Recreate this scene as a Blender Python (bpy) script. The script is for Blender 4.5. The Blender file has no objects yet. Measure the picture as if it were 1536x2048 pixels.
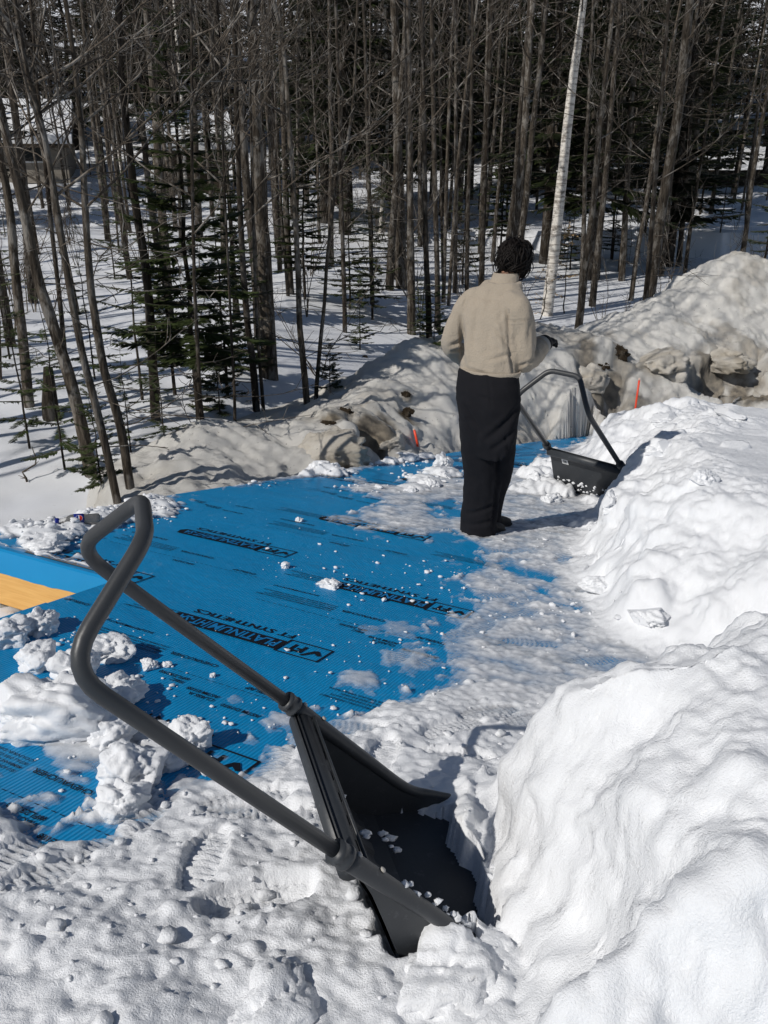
import bpy, bmesh, math, random
import numpy as np
from mathutils import Vector, Matrix, Euler
rad = math.radians
# ------------------------------------------------------------------ camera, sky, sun, exposure
scene = bpy.context.scene
COL = scene.collection
CZ = 4.0                                   # camera height over the world datum
PITCH = rad(22.0)
cam_data = bpy.data.cameras.new('camera')
cam_data.sensor_fit = 'VERTICAL'; cam_data.sensor_height = 24.0
cam_data.lens = 24.0 * 1700.0 / 2048.0
cam_data.clip_start = 0.02; cam_data.clip_end = 1500
cam = bpy.data.objects.new('camera', cam_data); COL.objects.link(cam)
cam.location = (0, 0, CZ); cam.rotation_euler = (rad(90) - PITCH, 0, 0)
scene.camera = cam
SUN_EL, SHADOW_AZ = rad(39.0), rad(52.0)   # shadows fall to the right and away
world = bpy.data.worlds.new('World'); scene.world = world; world.use_nodes = True
wn = world.node_tree.nodes; wl = world.node_tree.links
sky = wn.new('ShaderNodeTexSky'); sky.sky_type = 'NISHITA'; sky.sun_disc = False
sky.sun_elevation = SUN_EL; sky.sun_rotation = SHADOW_AZ + math.pi
sky.air_density = 1.0; sky.dust_density = 0.3; sky.ozone_density = 1.5
wn['Background'].inputs['Strength'].default_value = 0.05
wl.new(sky.outputs['Color'], wn['Background'].inputs['Color'])
sun_data = bpy.data.lights.new('sun', 'SUN'); sun_data.energy = 3.3; sun_data.angle = rad(0.53)
sun_data.color = (1.0, 0.955, 0.89)
sun = bpy.data.objects.new('sun', sun_data); COL.objects.link(sun)
SUNV = Vector((-math.sin(SHADOW_AZ) * math.cos(SUN_EL), -math.cos(SHADOW_AZ) * math.cos(SUN_EL), math.sin(SUN_EL)))
sun.rotation_euler = SUNV.to_track_quat('Z', 'Y').to_euler()
vs = scene.view_settings
vs.view_transform = 'Standard'; vs.look = 'None'; vs.exposure = 0.0; vs.gamma = 1.0; vs.use_curve_mapping = False
scene.cycles.max_bounces = 6; scene.cycles.diffuse_bounces = 3; scene.cycles.glossy_bounces = 3
scene.cycles.transmission_bounces = 5; scene.cycles.transparent_max_bounces = 8
scene.cycles.caustics_reflective = False; scene.cycles.caustics_refractive = False

# ------------------------------------------------------------------ measuring helpers (all distances in metres, camera-relative z)
F_PX, CX, CY = 1700.0, 768.0, 1024.0
def ray(x, y):
    a, b = (x - CX) / F_PX, (CY - y) / F_PX
    return np.array([a, math.cos(PITCH) + b * math.sin(PITCH), b * math.cos(PITCH) - math.sin(PITCH)])
H_ROOF = 1.30
SL = rad(10.0)
RU = np.array([.8914, -.4532, 0.0]); RU /= np.linalg.norm(RU)
RV = np.array([-RU[1] * math.cos(SL), RU[0] * math.cos(SL), -math.sin(SL)])
RN = np.cross(RU, RV)
CAM = np.array([0, 0, CZ])
def uvl(u, v, l=0.0):
    return RU * u + RV * v + RN * (l - H_ROOF) + CAM
def roof_uv(px, py, lift=0.0):
    r = ray(px, py); P = r * (-(H_ROOF - lift) / (r @ RN))
    return P @ RU, P @ RV
def at_y(px, py, yd):
    r = ray(px, py); return r * (yd / r[1]) + CAM

# ------------------------------------------------------------------ noise
_rt = np.random.default_rng(77)
_PERM = _rt.permutation(256).astype(np.int32); _PERM = np.concatenate([_PERM, _PERM])
_GA = _rt.uniform(0, 2 * math.pi, 256); _GX = np.cos(_GA).astype(np.float32); _GY = np.sin(_GA).astype(np.float32)
_RV = _rt.random(256).astype(np.float32)
def _idx(ix, iy, s): return _PERM[(ix & 255) + _PERM[(iy + s * 7) & 255]]
def perlin(x, y, s=0):
    x = np.asarray(x, np.float32) + np.float32(s * .173); y = np.asarray(y, np.float32) + np.float32(s * .317)
    xf, yf = np.floor(x), np.floor(y); xi, yi = xf.astype(np.int32), yf.astype(np.int32); fx, fy = x - xf, y - yf
    u = fx * fx * fx * (fx * (fx * 6 - 15) + 10); v = fy * fy * fy * (fy * (fy * 6 - 15) + 10)
    k = _idx(xi, yi, s); a = _GX[k] * fx + _GY[k] * fy
    k = _idx(xi + 1, yi, s); b = _GX[k] * (fx - 1) + _GY[k] * fy
    k = _idx(xi, yi + 1, s); c = _GX[k] * fx + _GY[k] * (fy - 1)
    k = _idx(xi + 1, yi + 1, s); d = _GX[k] * (fx - 1) + _GY[k] * (fy - 1)
    a = a + (b - a) * u; c = c + (d - c) * u
    return (a + (c - a) * v) * 1.5
def fbm(x, y, s=0, o=4, gain=.5):
    t, a = 0, 1.0
    for k in range(o):
        t = t + a * perlin(x * 2 ** k, y * 2 ** k, s + k * 17); a *= gain
    return t
def billow(x, y, s=0, o=3, gain=.5):
    t, a = 0, 1.0
    for k in range(o):
        t = t + a * (1 - 2.2 * np.abs(perlin(x * 2 ** k, y * 2 ** k, s + k * 31))); a *= gain
    return t
def cells(x, y, s=0):
    """rounded lumps: 1 at a cell's centre falling to 0"""
    x = np.asarray(x, np.float32) + np.float32(s * .11); y = np.asarray(y, np.float32)
    xf, yf = np.floor(x), np.floor(y); xi, yi = xf.astype(np.int32), yf.astype(np.int32); d = np.full(x.shape, 9.0, np.float32)
    for i in (-1, 0, 1):
        for j in (-1, 0, 1):
            k = _idx(xi + i, yi + j, s); k2 = _PERM[k + 1]; k3 = _PERM[k2 + 3]
            rr = .6 + .7 * _RV[k3]
            d = np.minimum(d, ((x - xf - i - _RV[k]) ** 2 + (y - yf - j - _RV[k2]) ** 2) / (rr * rr))
    return np.sqrt(np.clip(1 - d * 1.3, 0, 1))
def noise3(P, f, s=0):
    x, y, z = P[:, 0] * f, P[:, 1] * f, P[:, 2] * f
    return (perlin(x + .37 * z, y + .61 * z, s) + perlin(y + .3 * x + 5.2, z + .53 * x, s + 3) + perlin(z + .41 * y, x + .7 * y + 9.1, s + 5)) / 1.7
def sstep(a, b, x):
    t = np.clip((x - a) / (b - a), 0, 1); return t * t * (3 - 2 * t)
def seg_dist(u, v, pts, closed=True):
    d = np.full(np.shape(u), 1e9, np.result_type(u, np.float32)); n = len(pts); pts = [(float(a), float(b)) for a, b in pts]
    for i in range(n if closed else n - 1):
        (ax, ay), (bx, by) = pts[i], pts[(i + 1) % n]
        dx, dy = bx - ax, by - ay; L = dx * dx + dy * dy + 1e-12
        t = np.clip(((u - ax) * dx + (v - ay) * dy) / L, 0, 1)
        d = np.minimum(d, (u - ax - t * dx) ** 2 + (v - ay - t * dy) ** 2)
    return np.sqrt(d)
def inside(u, v, pts):
    r = np.zeros(np.shape(u), bool); n = len(pts); pts = [(float(a), float(b)) for a, b in pts]
    for i in range(n):
        (ax, ay), (bx, by) = pts[i], pts[(i + 1) % n]
        c = ((ay > v) != (by > v)) & (u < (bx - ax) * (v - ay) / (by - ay + 1e-12) + ax)
        r ^= c
    return r
def sdist(u, v, pts):
    d = seg_dist(u, v, pts); return np.where(inside(u, v, pts), d, -d)

# ------------------------------------------------------------------ object helpers
def link(o, parent=None):
    COL.objects.link(o)
    if parent is not None: o.parent = parent
    return o
def tag(o, label=None, cat=None, group=None, kind=None):
    if label: o['label'] = label
    if cat: o['category'] = cat
    if group: o['group'] = group
    if kind: o['kind'] = kind
    return o
def empty(name, loc):
    o = bpy.data.objects.new(name, None); o.empty_display_size = .1; o.location = loc
    return link(o)
def mesh_np(name, V, Fq, smooth=True):
    """fast mesh from numpy verts and an (n,3|4) face array, or a list of faces"""
    m = bpy.data.meshes.new(name)
    if isinstance(Fq, np.ndarray):
        k = Fq.shape[1]; n = len(Fq)
        m.vertices.add(len(V)); m.vertices.foreach_set('co', np.asarray(V, np.float32).ravel())
        m.loops.add(n * k); m.loops.foreach_set('vertex_index', Fq.astype(np.int32).ravel())
        m.polygons.add(n); m.polygons.foreach_set('loop_start', np.arange(0, n * k, k, dtype=np.int32))
        m.update(calc_edges=True); m.validate()
    else:
        m.from_pydata([tuple(map(float, p)) for p in V], [], Fq); m.update()
    m.polygons.foreach_set('use_smooth', np.full(len(m.polygons), smooth, bool))
    return m
def obj(name, m, mat, parent=None, inv=True):
    o = bpy.data.objects.new(name, m)
    if mat is not None:
        if not m.materials: m.materials.append(mat)
    link(o, parent)
    return o
class MB:
    def __init__(s): s.v = []; s.f = []; s.n = 0
    def add(s, V, F):
        V = np.asarray(V, float); s.v.append(V); s.f += [tuple(i + s.n for i in f) for f in F]; s.n += len(V)
    def box(s, c, d, M=None):
        c = np.array(c, float); d = np.array(d, float) / 2
        P = np.array([[x, y, z] for x in (-1, 1) for y in (-1, 1) for z in (-1, 1)]) * d
        if M is not None: P = P @ np.array(M).T
        s.add(P + c, [(0, 1, 3, 2), (4, 6, 7, 5), (0, 4, 5, 1), (2, 3, 7, 6), (0, 2, 6, 4), (1, 5, 7, 3)])
    def tube(s, pts, rads, k=6, cap=True, flat=1.0):
        pts = np.asarray(pts, float); n = len(pts)
        rads = np.broadcast_to(np.asarray(rads, float), (n,))
        T = np.gradient(pts, axis=0); T /= np.linalg.norm(T, axis=1)[:, None] + 1e-12
        ref = np.array([0, 0, 1.0]) if abs(T[0][2]) < .85 else np.array([1.0, 0, 0])
        A = np.cross(ref, T[0]); A /= np.linalg.norm(A)
        V = []
        a = np.arange(k) * 2 * math.pi / k
        for i in range(n):
            A = A - T[i] * (A @ T[i]); A /= np.linalg.norm(A) + 1e-12
            B = np.cross(T[i], A)
            V.append(pts[i] + rads[i] * (np.cos(a)[:, None] * A + flat * np.sin(a)[:, None] * B))
        F = []
        for i in range(n - 1):
            for j in range(k):
                F.append((i * k + j, i * k + (j + 1) % k, (i + 1) * k + (j + 1) % k, (i + 1) * k + j))
        if cap:
            F.append(tuple(range(k))[::-1]); F.append(tuple((n - 1) * k + j for j in range(k)))
        s.add(np.concatenate(V), F)
    def lathe(s, prof, k=20, M=None, off=(0, 0, 0)):
        a = np.arange(k) * 2 * math.pi / k; V = []
        for r, z in prof:
            V.append(np.stack([r * np.cos(a), r * np.sin(a), np.full(k, z)], 1))
        V = np.concatenate(V); F = []
        for i in range(len(prof) - 1):
            for j in range(k): F.append((i * k + j, i * k + (j + 1) % k, (i + 1) * k + (j + 1) % k, (i + 1) * k + j))
        F.append(tuple(range(k))[::-1]); F.append(tuple((len(prof) - 1) * k + j for j in range(k)))
        if M is not None: V = V @ np.array(M).T
        s.add(V + np.array(off), F)
    def mesh(s, name, smooth=True):
        return mesh_np(name, np.concatenate(s.v), s.f, smooth)
    def build(s, name, mat, parent=None, smooth=True):
        return obj(name, s.mesh(name, smooth), mat, parent)
_TF = {}
class QB:
    """quads only, kept as arrays: for twigs and needles by the thousand"""
    def __init__(s): s.v = []; s.f = []; s.n = 0
    def add(s, V, F):
        V = np.asarray(V, np.float32); s.v.append(V); s.f.append(np.asarray(F, np.int32) + s.n); s.n += len(V)
    def tube(s, pts, rads, k=4, cap=False):
        pts = np.asarray(pts, float); n = len(pts); T = np.empty_like(pts); T[1:-1] = pts[2:] - pts[:-2]; T[0] = pts[1] - pts[0]; T[-1] = pts[-1] - pts[-2]
        T /= np.sqrt((T * T).sum(1))[:, None] + 1e-12
        ref = (0, 0, 1.0) if abs(T[0, 2]) < .8 else (1.0, 0, 0)
        A = np.stack([ref[1] * T[:, 2] - ref[2] * T[:, 1], ref[2] * T[:, 0] - ref[0] * T[:, 2], ref[0] * T[:, 1] - ref[1] * T[:, 0]], 1); A /= np.sqrt((A * A).sum(1))[:, None] + 1e-9
        B = np.stack([T[:, 1] * A[:, 2] - T[:, 2] * A[:, 1], T[:, 2] * A[:, 0] - T[:, 0] * A[:, 2], T[:, 0] * A[:, 1] - T[:, 1] * A[:, 0]], 1)
        key = (n, k)
        if key not in _TF:
            a = np.arange(k) * 2 * math.pi / k
            _TF[key] = (np.cos(a), np.sin(a), np.array([(i * k + j, i * k + (j + 1) % k, (i + 1) * k + (j + 1) % k, (i + 1) * k + j) for i in range(n - 1) for j in range(k)], np.int32))
        ca, sa, F = _TF[key]; r = np.asarray(rads, float)[:, None, None]
        V = pts[:, None, :] + r * (ca[None, :, None] * A[:, None, :] + sa[None, :, None] * B[:, None, :]); s.add(V.reshape(-1, 3), F)
    def mesh(s, name, smooth=True): return mesh_np(name, np.concatenate(s.v), np.concatenate(s.f), smooth)
def copy_tree(o, parent=None):
    c = o.copy(); link(c, parent)
    for ch in o.children: copy_tree(ch, c)
    return c
def bez(pts, n=24):
    """Catmull-Rom through points"""
    P = np.asarray(pts, float); P = np.vstack([2 * P[0] - P[1], P, 2 * P[-1] - P[-2]]); out = []
    seg = len(P) - 3; per = max(2, n // seg)
    for i in range(seg):
        for t in np.linspace(0, 1, per, endpoint=False):
            a, b, c, d = P[i:i + 4]
            out.append(.5 * ((2 * b) + (c - a) * t + (2 * a - 5 * b + 4 * c - d) * t * t + (3 * b - a - 3 * c + d) * t ** 3))
    out.append(P[-2]); return np.array(out)

# ------------------------------------------------------------------ materials
class NT:
    def __init__(s, name, rough=.8, spec=.3):
        s.m = bpy.data.materials.new(name); s.m.use_nodes = True
        s.t = s.m.node_tree; s.b = s.t.nodes['Principled BSDF']
        s.b.inputs['Roughness'].default_value = rough
        s.b.inputs['Specular IOR Level'].default_value = spec
    def n(s, typ, **kw):
        x = s.t.nodes.new('ShaderNode' + typ)
        for k, v in kw.items():
            if k.startswith('i_'): x.inputs[k[2:].replace('_', ' ')].default_value = v
            else: setattr(x, k, v)
        return x
    def l(s, a, b): s.t.links.new(a, b)
    def coord(s, scale=(1, 1, 1), obj_space=True):
        tc = s.n('TexCoord'); mp = s.n('Mapping'); mp.inputs['Scale'].default_value = scale
        s.l(tc.outputs['Object' if obj_space else 'Generated'], mp.inputs['Vector']); return mp.outputs['Vector']
    def noise(s, vec, scale, detail=4, rough=.55, dist=0):
        x = s.n('TexNoise'); x.inputs['Scale'].default_value = scale; x.inputs['Detail'].default_value = detail
        x.inputs['Roughness'].default_value = rough; x.inputs['Distortion'].default_value = dist
        s.l(vec, x.inputs['Vector']); return x.outputs['Fac']
    def ramp(s, fac, stops):
        r = s.n('ValToRGB'); e = r.color_ramp.elements
        while len(e) > 1: e.remove(e[0])
        e[0].position = stops[0][0]; e[0].color = (*stops[0][1], 1)
        for p, c in stops[1:]:
            q = e.new(p); q.color = (*c, 1)
        s.l(fac, r.inputs['Fac']); return r.outputs['Color']
    def mix(s, fac, a, b, blend='MIX'):
        x = s.n('Mix', data_type='RGBA', blend_type=blend)
        for sock, val in ((x.inputs[0], fac), (x.inputs[6], a), (x.inputs[7], b)):
            if hasattr(val, 'is_linked') or hasattr(val, 'links'): s.l(val, sock)
            elif isinstance(val, (int, float)): sock.default_value = val
            else: sock.default_value = (*val, 1)
        return x.outputs[2]
    def math(s, op, a, b=0.0):
        x = s.n('Math', operation=op)
        for i, val in enumerate((a, b)):
            if isinstance(val, (int, float)): x.inputs[i].default_value = val
            else: s.l(val, x.inputs[i])
        return x.outputs[0]
    def bump(s, h, strength=.5, dist=.01, prev=None):
        x = s.n('Bump'); x.inputs['Strength'].default_value = strength; x.inputs['Distance'].default_value = dist
        s.l(h, x.inputs['Height'])
        if prev is not None: s.l(prev, x.inputs['Normal'])
        s.l(x.outputs['Normal'], s.b.inputs['Normal']); return x.outputs['Normal']
    def color(s, c):
        if isinstance(c, tuple): s.b.inputs['Base Color'].default_value = (*c, 1)
        else: s.l(c, s.b.inputs['Base Color'])
def plain(name, c, rough=.6, spec=.4, bump=None, metal=0):
    t = NT(name, rough, spec); v = t.coord()
    f = t.noise(v, 9, 5, .6)
    t.color(t.mix(f, tuple(x * .82 for x in c), tuple(min(1, x * 1.15) for x in c)))
    t.b.inputs['Metallic'].default_value = metal
    if bump: t.bump(t.noise(v, bump[0], 4, .6), bump[1], bump[2])
    return t.m
M = {}
def snow_mat(name, base=(.86, .875, .90), dirt=None, thin=False, grain=1.0):
    t = NT(name, .62, .25); v = t.n('NewGeometry').outputs['Position']
    f = t.noise(v, 3.0, 2, .6)
    c = t.mix(f, tuple(x * .95 for x in base), base)
    if dirt:
        f1 = t.noise(v, dirt.get('s', .55), 7, .62, .6)
        f2 = t.noise(v, 26, 3, .7)
        a = t.ramp(f1, [(dirt.get('lo', .45), (0, 0, 0)), (dirt.get('hi', .75), (1, 1, 1))])
        c = t.mix(t.math('MULTIPLY', a, dirt.get('k', .6)), c, dirt.get('c', (.52, .47, .38)))
        sp = t.ramp(f2, [(.66, (0, 0, 0)), (.74, (1, 1, 1))])
        c = t.mix(t.math('MULTIPLY', sp, dirt.get('speck', .5)), c, (.12, .10, .075))
    t.color(c)
    g = t.noise(v, 210, 3, .75)
    t.bump(g, .55 * grain, .008)
    t.b.inputs['Subsurface Weight'].default_value = 0.0
    if thin:
        at = t.n('Attribute', attribute_name='thick')
        rag = t.noise(v, 55, 4, .65)
        th = t.math('ADD', at.outputs['Fac'], t.math('MULTIPLY', t.math('SUBTRACT', rag, .5), .008))
        al = t.math('MULTIPLY', t.math('SUBTRACT', th, .000), 1 / .021)
        x = t.n('Clamp'); t.l(al, x.inputs['Value']); x.inputs['Min'].default_value = .12
        t.l(x.outputs[0], t.b.inputs['Alpha'])
    return t.m
M['snow'] = snow_mat('snow')
M['thin_snow'] = snow_mat('thin_slush', thin=True)
M['ground_snow'] = snow_mat('forest_snow', (.84, .86, .90), dict(s=.35, lo=.5, hi=.8, k=.25, c=(.6, .56, .47), speck=.25), grain=1.3)
M['bank_snow'] = snow_mat('dirty_snow', (.85, .83, .785), dict(s=.9, lo=.50, hi=.74, k=.6, c=(.50, .44, .34), speck=.8), grain=3.2)

M['bank_block'] = snow_mat('dirty_block', (.80, .76, .69), dict(s=1.6, lo=.42, hi=.66, k=.8, c=(.42, .36, .27), speck=.8), grain=3.0)
def membrane():
    t = NT('blue_underlayment', .45, .3); v = t.coord()
    w = t.n('TexWave', wave_type='BANDS', bands_direction='X', wave_profile='SIN'); w.inputs['Scale'].default_value = 24.0
    w.inputs['Distortion'].default_value = .6; w.inputs['Detail'].default_value = 1.0; w.inputs['Detail Scale'].default_value = 3
    t.l(v, w.inputs['Vector'])
    f = t.noise(v, 1.6, 5, .6); c = t.mix(f, (.002, .235, .52), (.004, .325, .68))
    c = t.mix(t.math('MULTIPLY', w.outputs['Fac'], .34), c, (.002, .085, .23))
    dust = t.ramp(t.noise(v, 14, 5, .7), [(.58, (0, 0, 0)), (.8, (1, 1, 1))])
    c = t.mix(t.math('MULTIPLY', dust, .16), c, (.45, .62, .75))
    t.color(c)
    n1 = t.bump(w.outputs['Fac'], .5, .003)
    n2 = t.bump(t.noise(v, 3.2, 4, .6, .35), .8, .022, n1)
    return t.m
M['membrane'] = membrane()
def membrane_wrap():
    t = NT('blue_wrap', .45, .4); v = t.coord(); f = t.noise(v, 3, 5, .6)
    t.color(t.mix(f, (.004, .22, .50), (.006, .28, .60))); t.bump(t.noise(v, 9, 3, .5), .25, .01); return t.m
M['wrap'] = membrane_wrap()
M['ink'] = plain('black_ink', (.008, .010, .016), .6, .2)
M['ink_blue'] = plain('unprinted_blue', (.006, .19, .47), .5, .3)
def wood():
    t = NT('pine_board', .6, .3); v = t.coord((1, 14, 14)); f = t.noise(v, 3.2, 6, .6, 1.6)
    c = t.mix(f, (.56, .28, .075), (.84, .53, .19))
    k = t.n('TexVoronoi', feature='F1'); k.inputs['Scale'].default_value = 1.1; t.l(t.coord((1.0, 3, 2.2)), k.inputs['Vector'])
    kn = t.ramp(k.outputs['Distance'], [(.03, (1, 1, 1)), (.055, (0, 0, 0))])
    t.color(t.mix(t.math('MULTIPLY', kn, .7), c, (.22, .09, .025))); t.bump(f, .2, .004); return t.m
M['wood'] = wood()
def bark(name, a, b, sx=1.0, bs=.9):
    t = NT(name, .9, .15); v = t.coord((1, 1, .16)); oi = t.n('ObjectInfo')
    f = t.noise(v, 30 * sx, 5, .65, .5); p = t.noise(t.coord((1, 1, .45)), 7, 4, .7)
    c = t.mix(t.ramp(f, [(.36, (0, 0, 0)), (.64, (1, 1, 1))]), a, b); c = t.mix(t.math('MULTIPLY', t.ramp(p, [(.5, (0, 0, 0)), (.62, (1, 1, 1))]), .7), c, tuple(min(1, x * 2.3) for x in (b[0], b[0] * .93, b[0] * .84)))
    hs = t.n('HueSaturation'); t.l(c, hs.inputs['Color'])
    t.l(t.math('ADD', .72, t.math('MULTIPLY', oi.outputs['Random'], .6)), hs.inputs['Value'])
    t.color(hs.outputs[0]); t.bump(f, bs, .03); return t.m
M['bark'] = bark('grey_bark', (.020, .0155, .0115), (.105, .087, .068))
M['bark_dark'] = bark('dark_bark', (.012, .009, .007), (.062, .050, .038))
M['twig'] = bark('twig_bark', (.032, .025, .019), (.125, .104, .083), 2, .3)
def birch():
    t = NT('birch_bark', .7, .2); v = t.coord((1, 1, 6.5)); f = t.noise(v, 3.2, 6, .65, .3)
    st = t.ramp(f, [(.50, (0, 0, 0)), (.57, (1, 1, 1))])
    q = t.ramp(t.noise(t.coord((1, 1, 1.2)), 5.5, 4, .6), [(.53, (0, 0, 0)), (.66, (1, 1, 1))])
    c = t.mix(t.noise(t.coord(), 7, 4), (.60, .55, .48), (.78, .75, .70))
    c = t.mix(t.math('MULTIPLY', st, .55), c, (.12, .09, .07)); c = t.mix(t.math('MULTIPLY', q, .8), c, (.10, .085, .07))
    t.color(c); t.bump(f, .5, .015); return t.m
M['birch'] = birch()
def leaf(name, a, b, trans=.15):
    t = NT(name, .65, .2); oi = t.n('ObjectInfo'); f = t.noise(t.coord(), 1.7, 4, .7)
    c = t.mix(f, a, b); hs = t.n('HueSaturation'); t.l(c, hs.inputs['Color'])
    t.l(t.math('ADD', .7, t.math('MULTIPLY', oi.outputs['Random'], .6)), hs.inputs['Value'])
    t.color(hs.outputs[0]); return t.m
M['needle'] = leaf('spruce_needles', (.012, .018, .007), (.036, .047, .016))
M['fir'] = leaf('fir_needles', (.020, .032, .012), (.062, .080, .024))
M['dryleaf'] = leaf('dry_leaf', (.34, .22, .11), (.62, .47, .27))
def scoop_plastic():
    t = NT('grey_plastic', .45, .4); v = t.coord(); f = t.noise(v, 12, 5, .6)
    c = t.mix(f, (.030, .034, .039), (.046, .050, .056))
    fr = t.ramp(t.noise(v, 38, 4, .7), [(.60, (0, 0, 0)), (.72, (1, 1, 1))])
    t.color(t.mix(t.math('MULTIPLY', fr, .10), c, (.4, .42, .44))); t.bump(t.noise(v, 130, 3, .6), .12, .003); return t.m
M['plastic'] = scoop_plastic()
def tube_metal():
    t = NT('painted_tube', .40, .45); v = t.coord(); f = t.noise(v, 8, 5, .65)
    c = t.mix(f, (.034, .036, .039), (.052, .054, .057))
    fr = t.ramp(t.noise(t.coord((1, .3, 1)), 60, 3, .7), [(.66, (0, 0, 0)), (.74, (1, 1, 1))])
    t.color(t.mix(t.math('MULTIPLY', fr, .2), c, (.22, .21, .20))); t.bump(t.noise(v, 170, 3, .6), .10, .002); return t.m
M['tube'] = tube_metal()
def cloth(name, a, b, sc, bs, bd, rough=.95):
    t = NT(name, rough, .1); v = t.coord(); f = t.noise(v, sc, 4, .7); p = t.noise(v, 6, 4, .6)
    c = t.mix(f, a, b); c = t.mix(t.math('MULTIPLY', p, .35), c, tuple(x * .82 for x in a)); t.color(c)
    t.bump(f, bs, bd); t.b.inputs['Sheen Weight'].default_value = .15 if a[0] > .1 else .02
    return t.m
M['fleece'] = cloth('beige_fleece', (.355, .298, .232), (.50, .43, .345), 120, 1.0, .008)
M['trouser'] = cloth('black_cloth', (.009, .009, .011), (.017, .017, .020), 300, .3, .002)
M['boot'] = plain('black_boot', (.012, .012, .013), .6, .3, (40, .4, .01))
M['skin'] = plain('skin', (.40, .22, .15), .55, .35)
M['hair'] = plain('dark_hair', (.007, .0045, .0035), .6, .25)
M['glove'] = plain('black_glove', (.012, .012, .014), .8, .2, (60, .3, .005))
M['cuff_stripe'] = plain('grey_stripe', (.42, .40, .37), .8, .2)
M['stake'] = plain('orange_stake', (.80, .075, .03), .45, .4)
M['stake_tip'] = plain('pale_tip', (.8, .55, .45), .5, .3)
def clear(name, c, tr):
    t = NT(name, .08, .5); t.color(c); t.b.inputs['Transmission Weight'].default_value = tr; t.b.inputs['IOR'].default_value = 1.35; return t.m
M['bottle'] = clear('clear_plastic', (.93, .93, .92), .85)
M['cola'] = plain('cola', (.012, .006, .004), .1, .5)
M['cap'] = plain('blue_cap', (.006, .018, .22), .4, .4)
M['sleeve'] = plain('blue_sleeve', (.005, .016, .20), .35, .4)
M['white'] = plain('white_paint', (.78, .78, .77), .5, .3)
M['red'] = plain('red_print', (.55, .03, .03), .45, .3)
M['siding'] = plain('weathered_siding', (.30, .27, .23), .8, .2, (20, .3, .01))
M['cream'] = plain('cream_siding', (.62, .52, .34), .7, .2)
M['dark_wood'] = plain('dark_boards', (.06, .048, .036), .85, .15)
M['pane'] = plain('window_glass', (.02, .025, .03), .12, .6)
def dirt_mat():
    t = NT('bare_dirt', .95, .1); v = t.coord(); f = t.noise(v, 5, 7, .7)
    t.color(t.ramp(f, [(.3, (.018, .014, .010)), (.55, (.060, .045, .030)), (.75, (.22, .19, .15))])); t.bump(t.noise(v, 18, 5, .7), .9, .05); return t.m
M['dirt'] = dirt_mat()

# ================================================================== THE SETTING
RAKE = [(-3.76, 2.90), (-3.72, 4.45), (-3.38, 6.2), (-3.08, 8.0), (-2.45, 10.85)]
NOTCH_U, NOTCH_V, EAVE_V, U_MAX, V_MIN = -2.72, 2.90, 10.9, 3.4, -1.6
ROOF_POLY = RAKE + [(U_MAX, EAVE_V), (U_MAX, V_MIN), (NOTCH_U, V_MIN), (NOTCH_U, NOTCH_V)]
def rake_u(v): return np.interp(v, [p[1] for p in RAKE], [p[0] for p in RAKE])
def roof_plane_z(x, y): return (-H_ROOF - RN[0] * x - RN[1] * y) / RN[2]
FOOT = [tuple((RU * u + RV * v - RN * H_ROOF)[:2]) for u, v in ROOF_POLY]

def ground_rel(x, y):
    x = np.asarray(x, float); y = np.asarray(y, float)
    d = np.where(y > 0, np.sqrt(x * x * .6 + y * y), 0)
    z = -2.5 + np.clip(d - 22, 0, 23) * .062 + np.clip(d - 45, 0, 40) * .17 + np.clip(d - 85, 0, 400) * .30
    z = z - .16 * sstep(2, 6, -x) * sstep(9, 5, y)
    z = z + .16 * fbm(x * .16, y * .16, 3, 4) * sstep(5, 12, d) + .035 * fbm(x * .9, y * .9, 9, 3)
    far = sstep(60, 25, d)
    z = z + far * .10 * np.clip(perlin(x * .55, y * .9, 21), 0, 1)
    ins = sdist(x, y, FOOT)
    zr = roof_plane_z(x, y)
    lim = zr - .40 + np.clip(-ins, 0, 30) * .22
    return np.minimum(z, np.where(d > 30, 99, lim))

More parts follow.
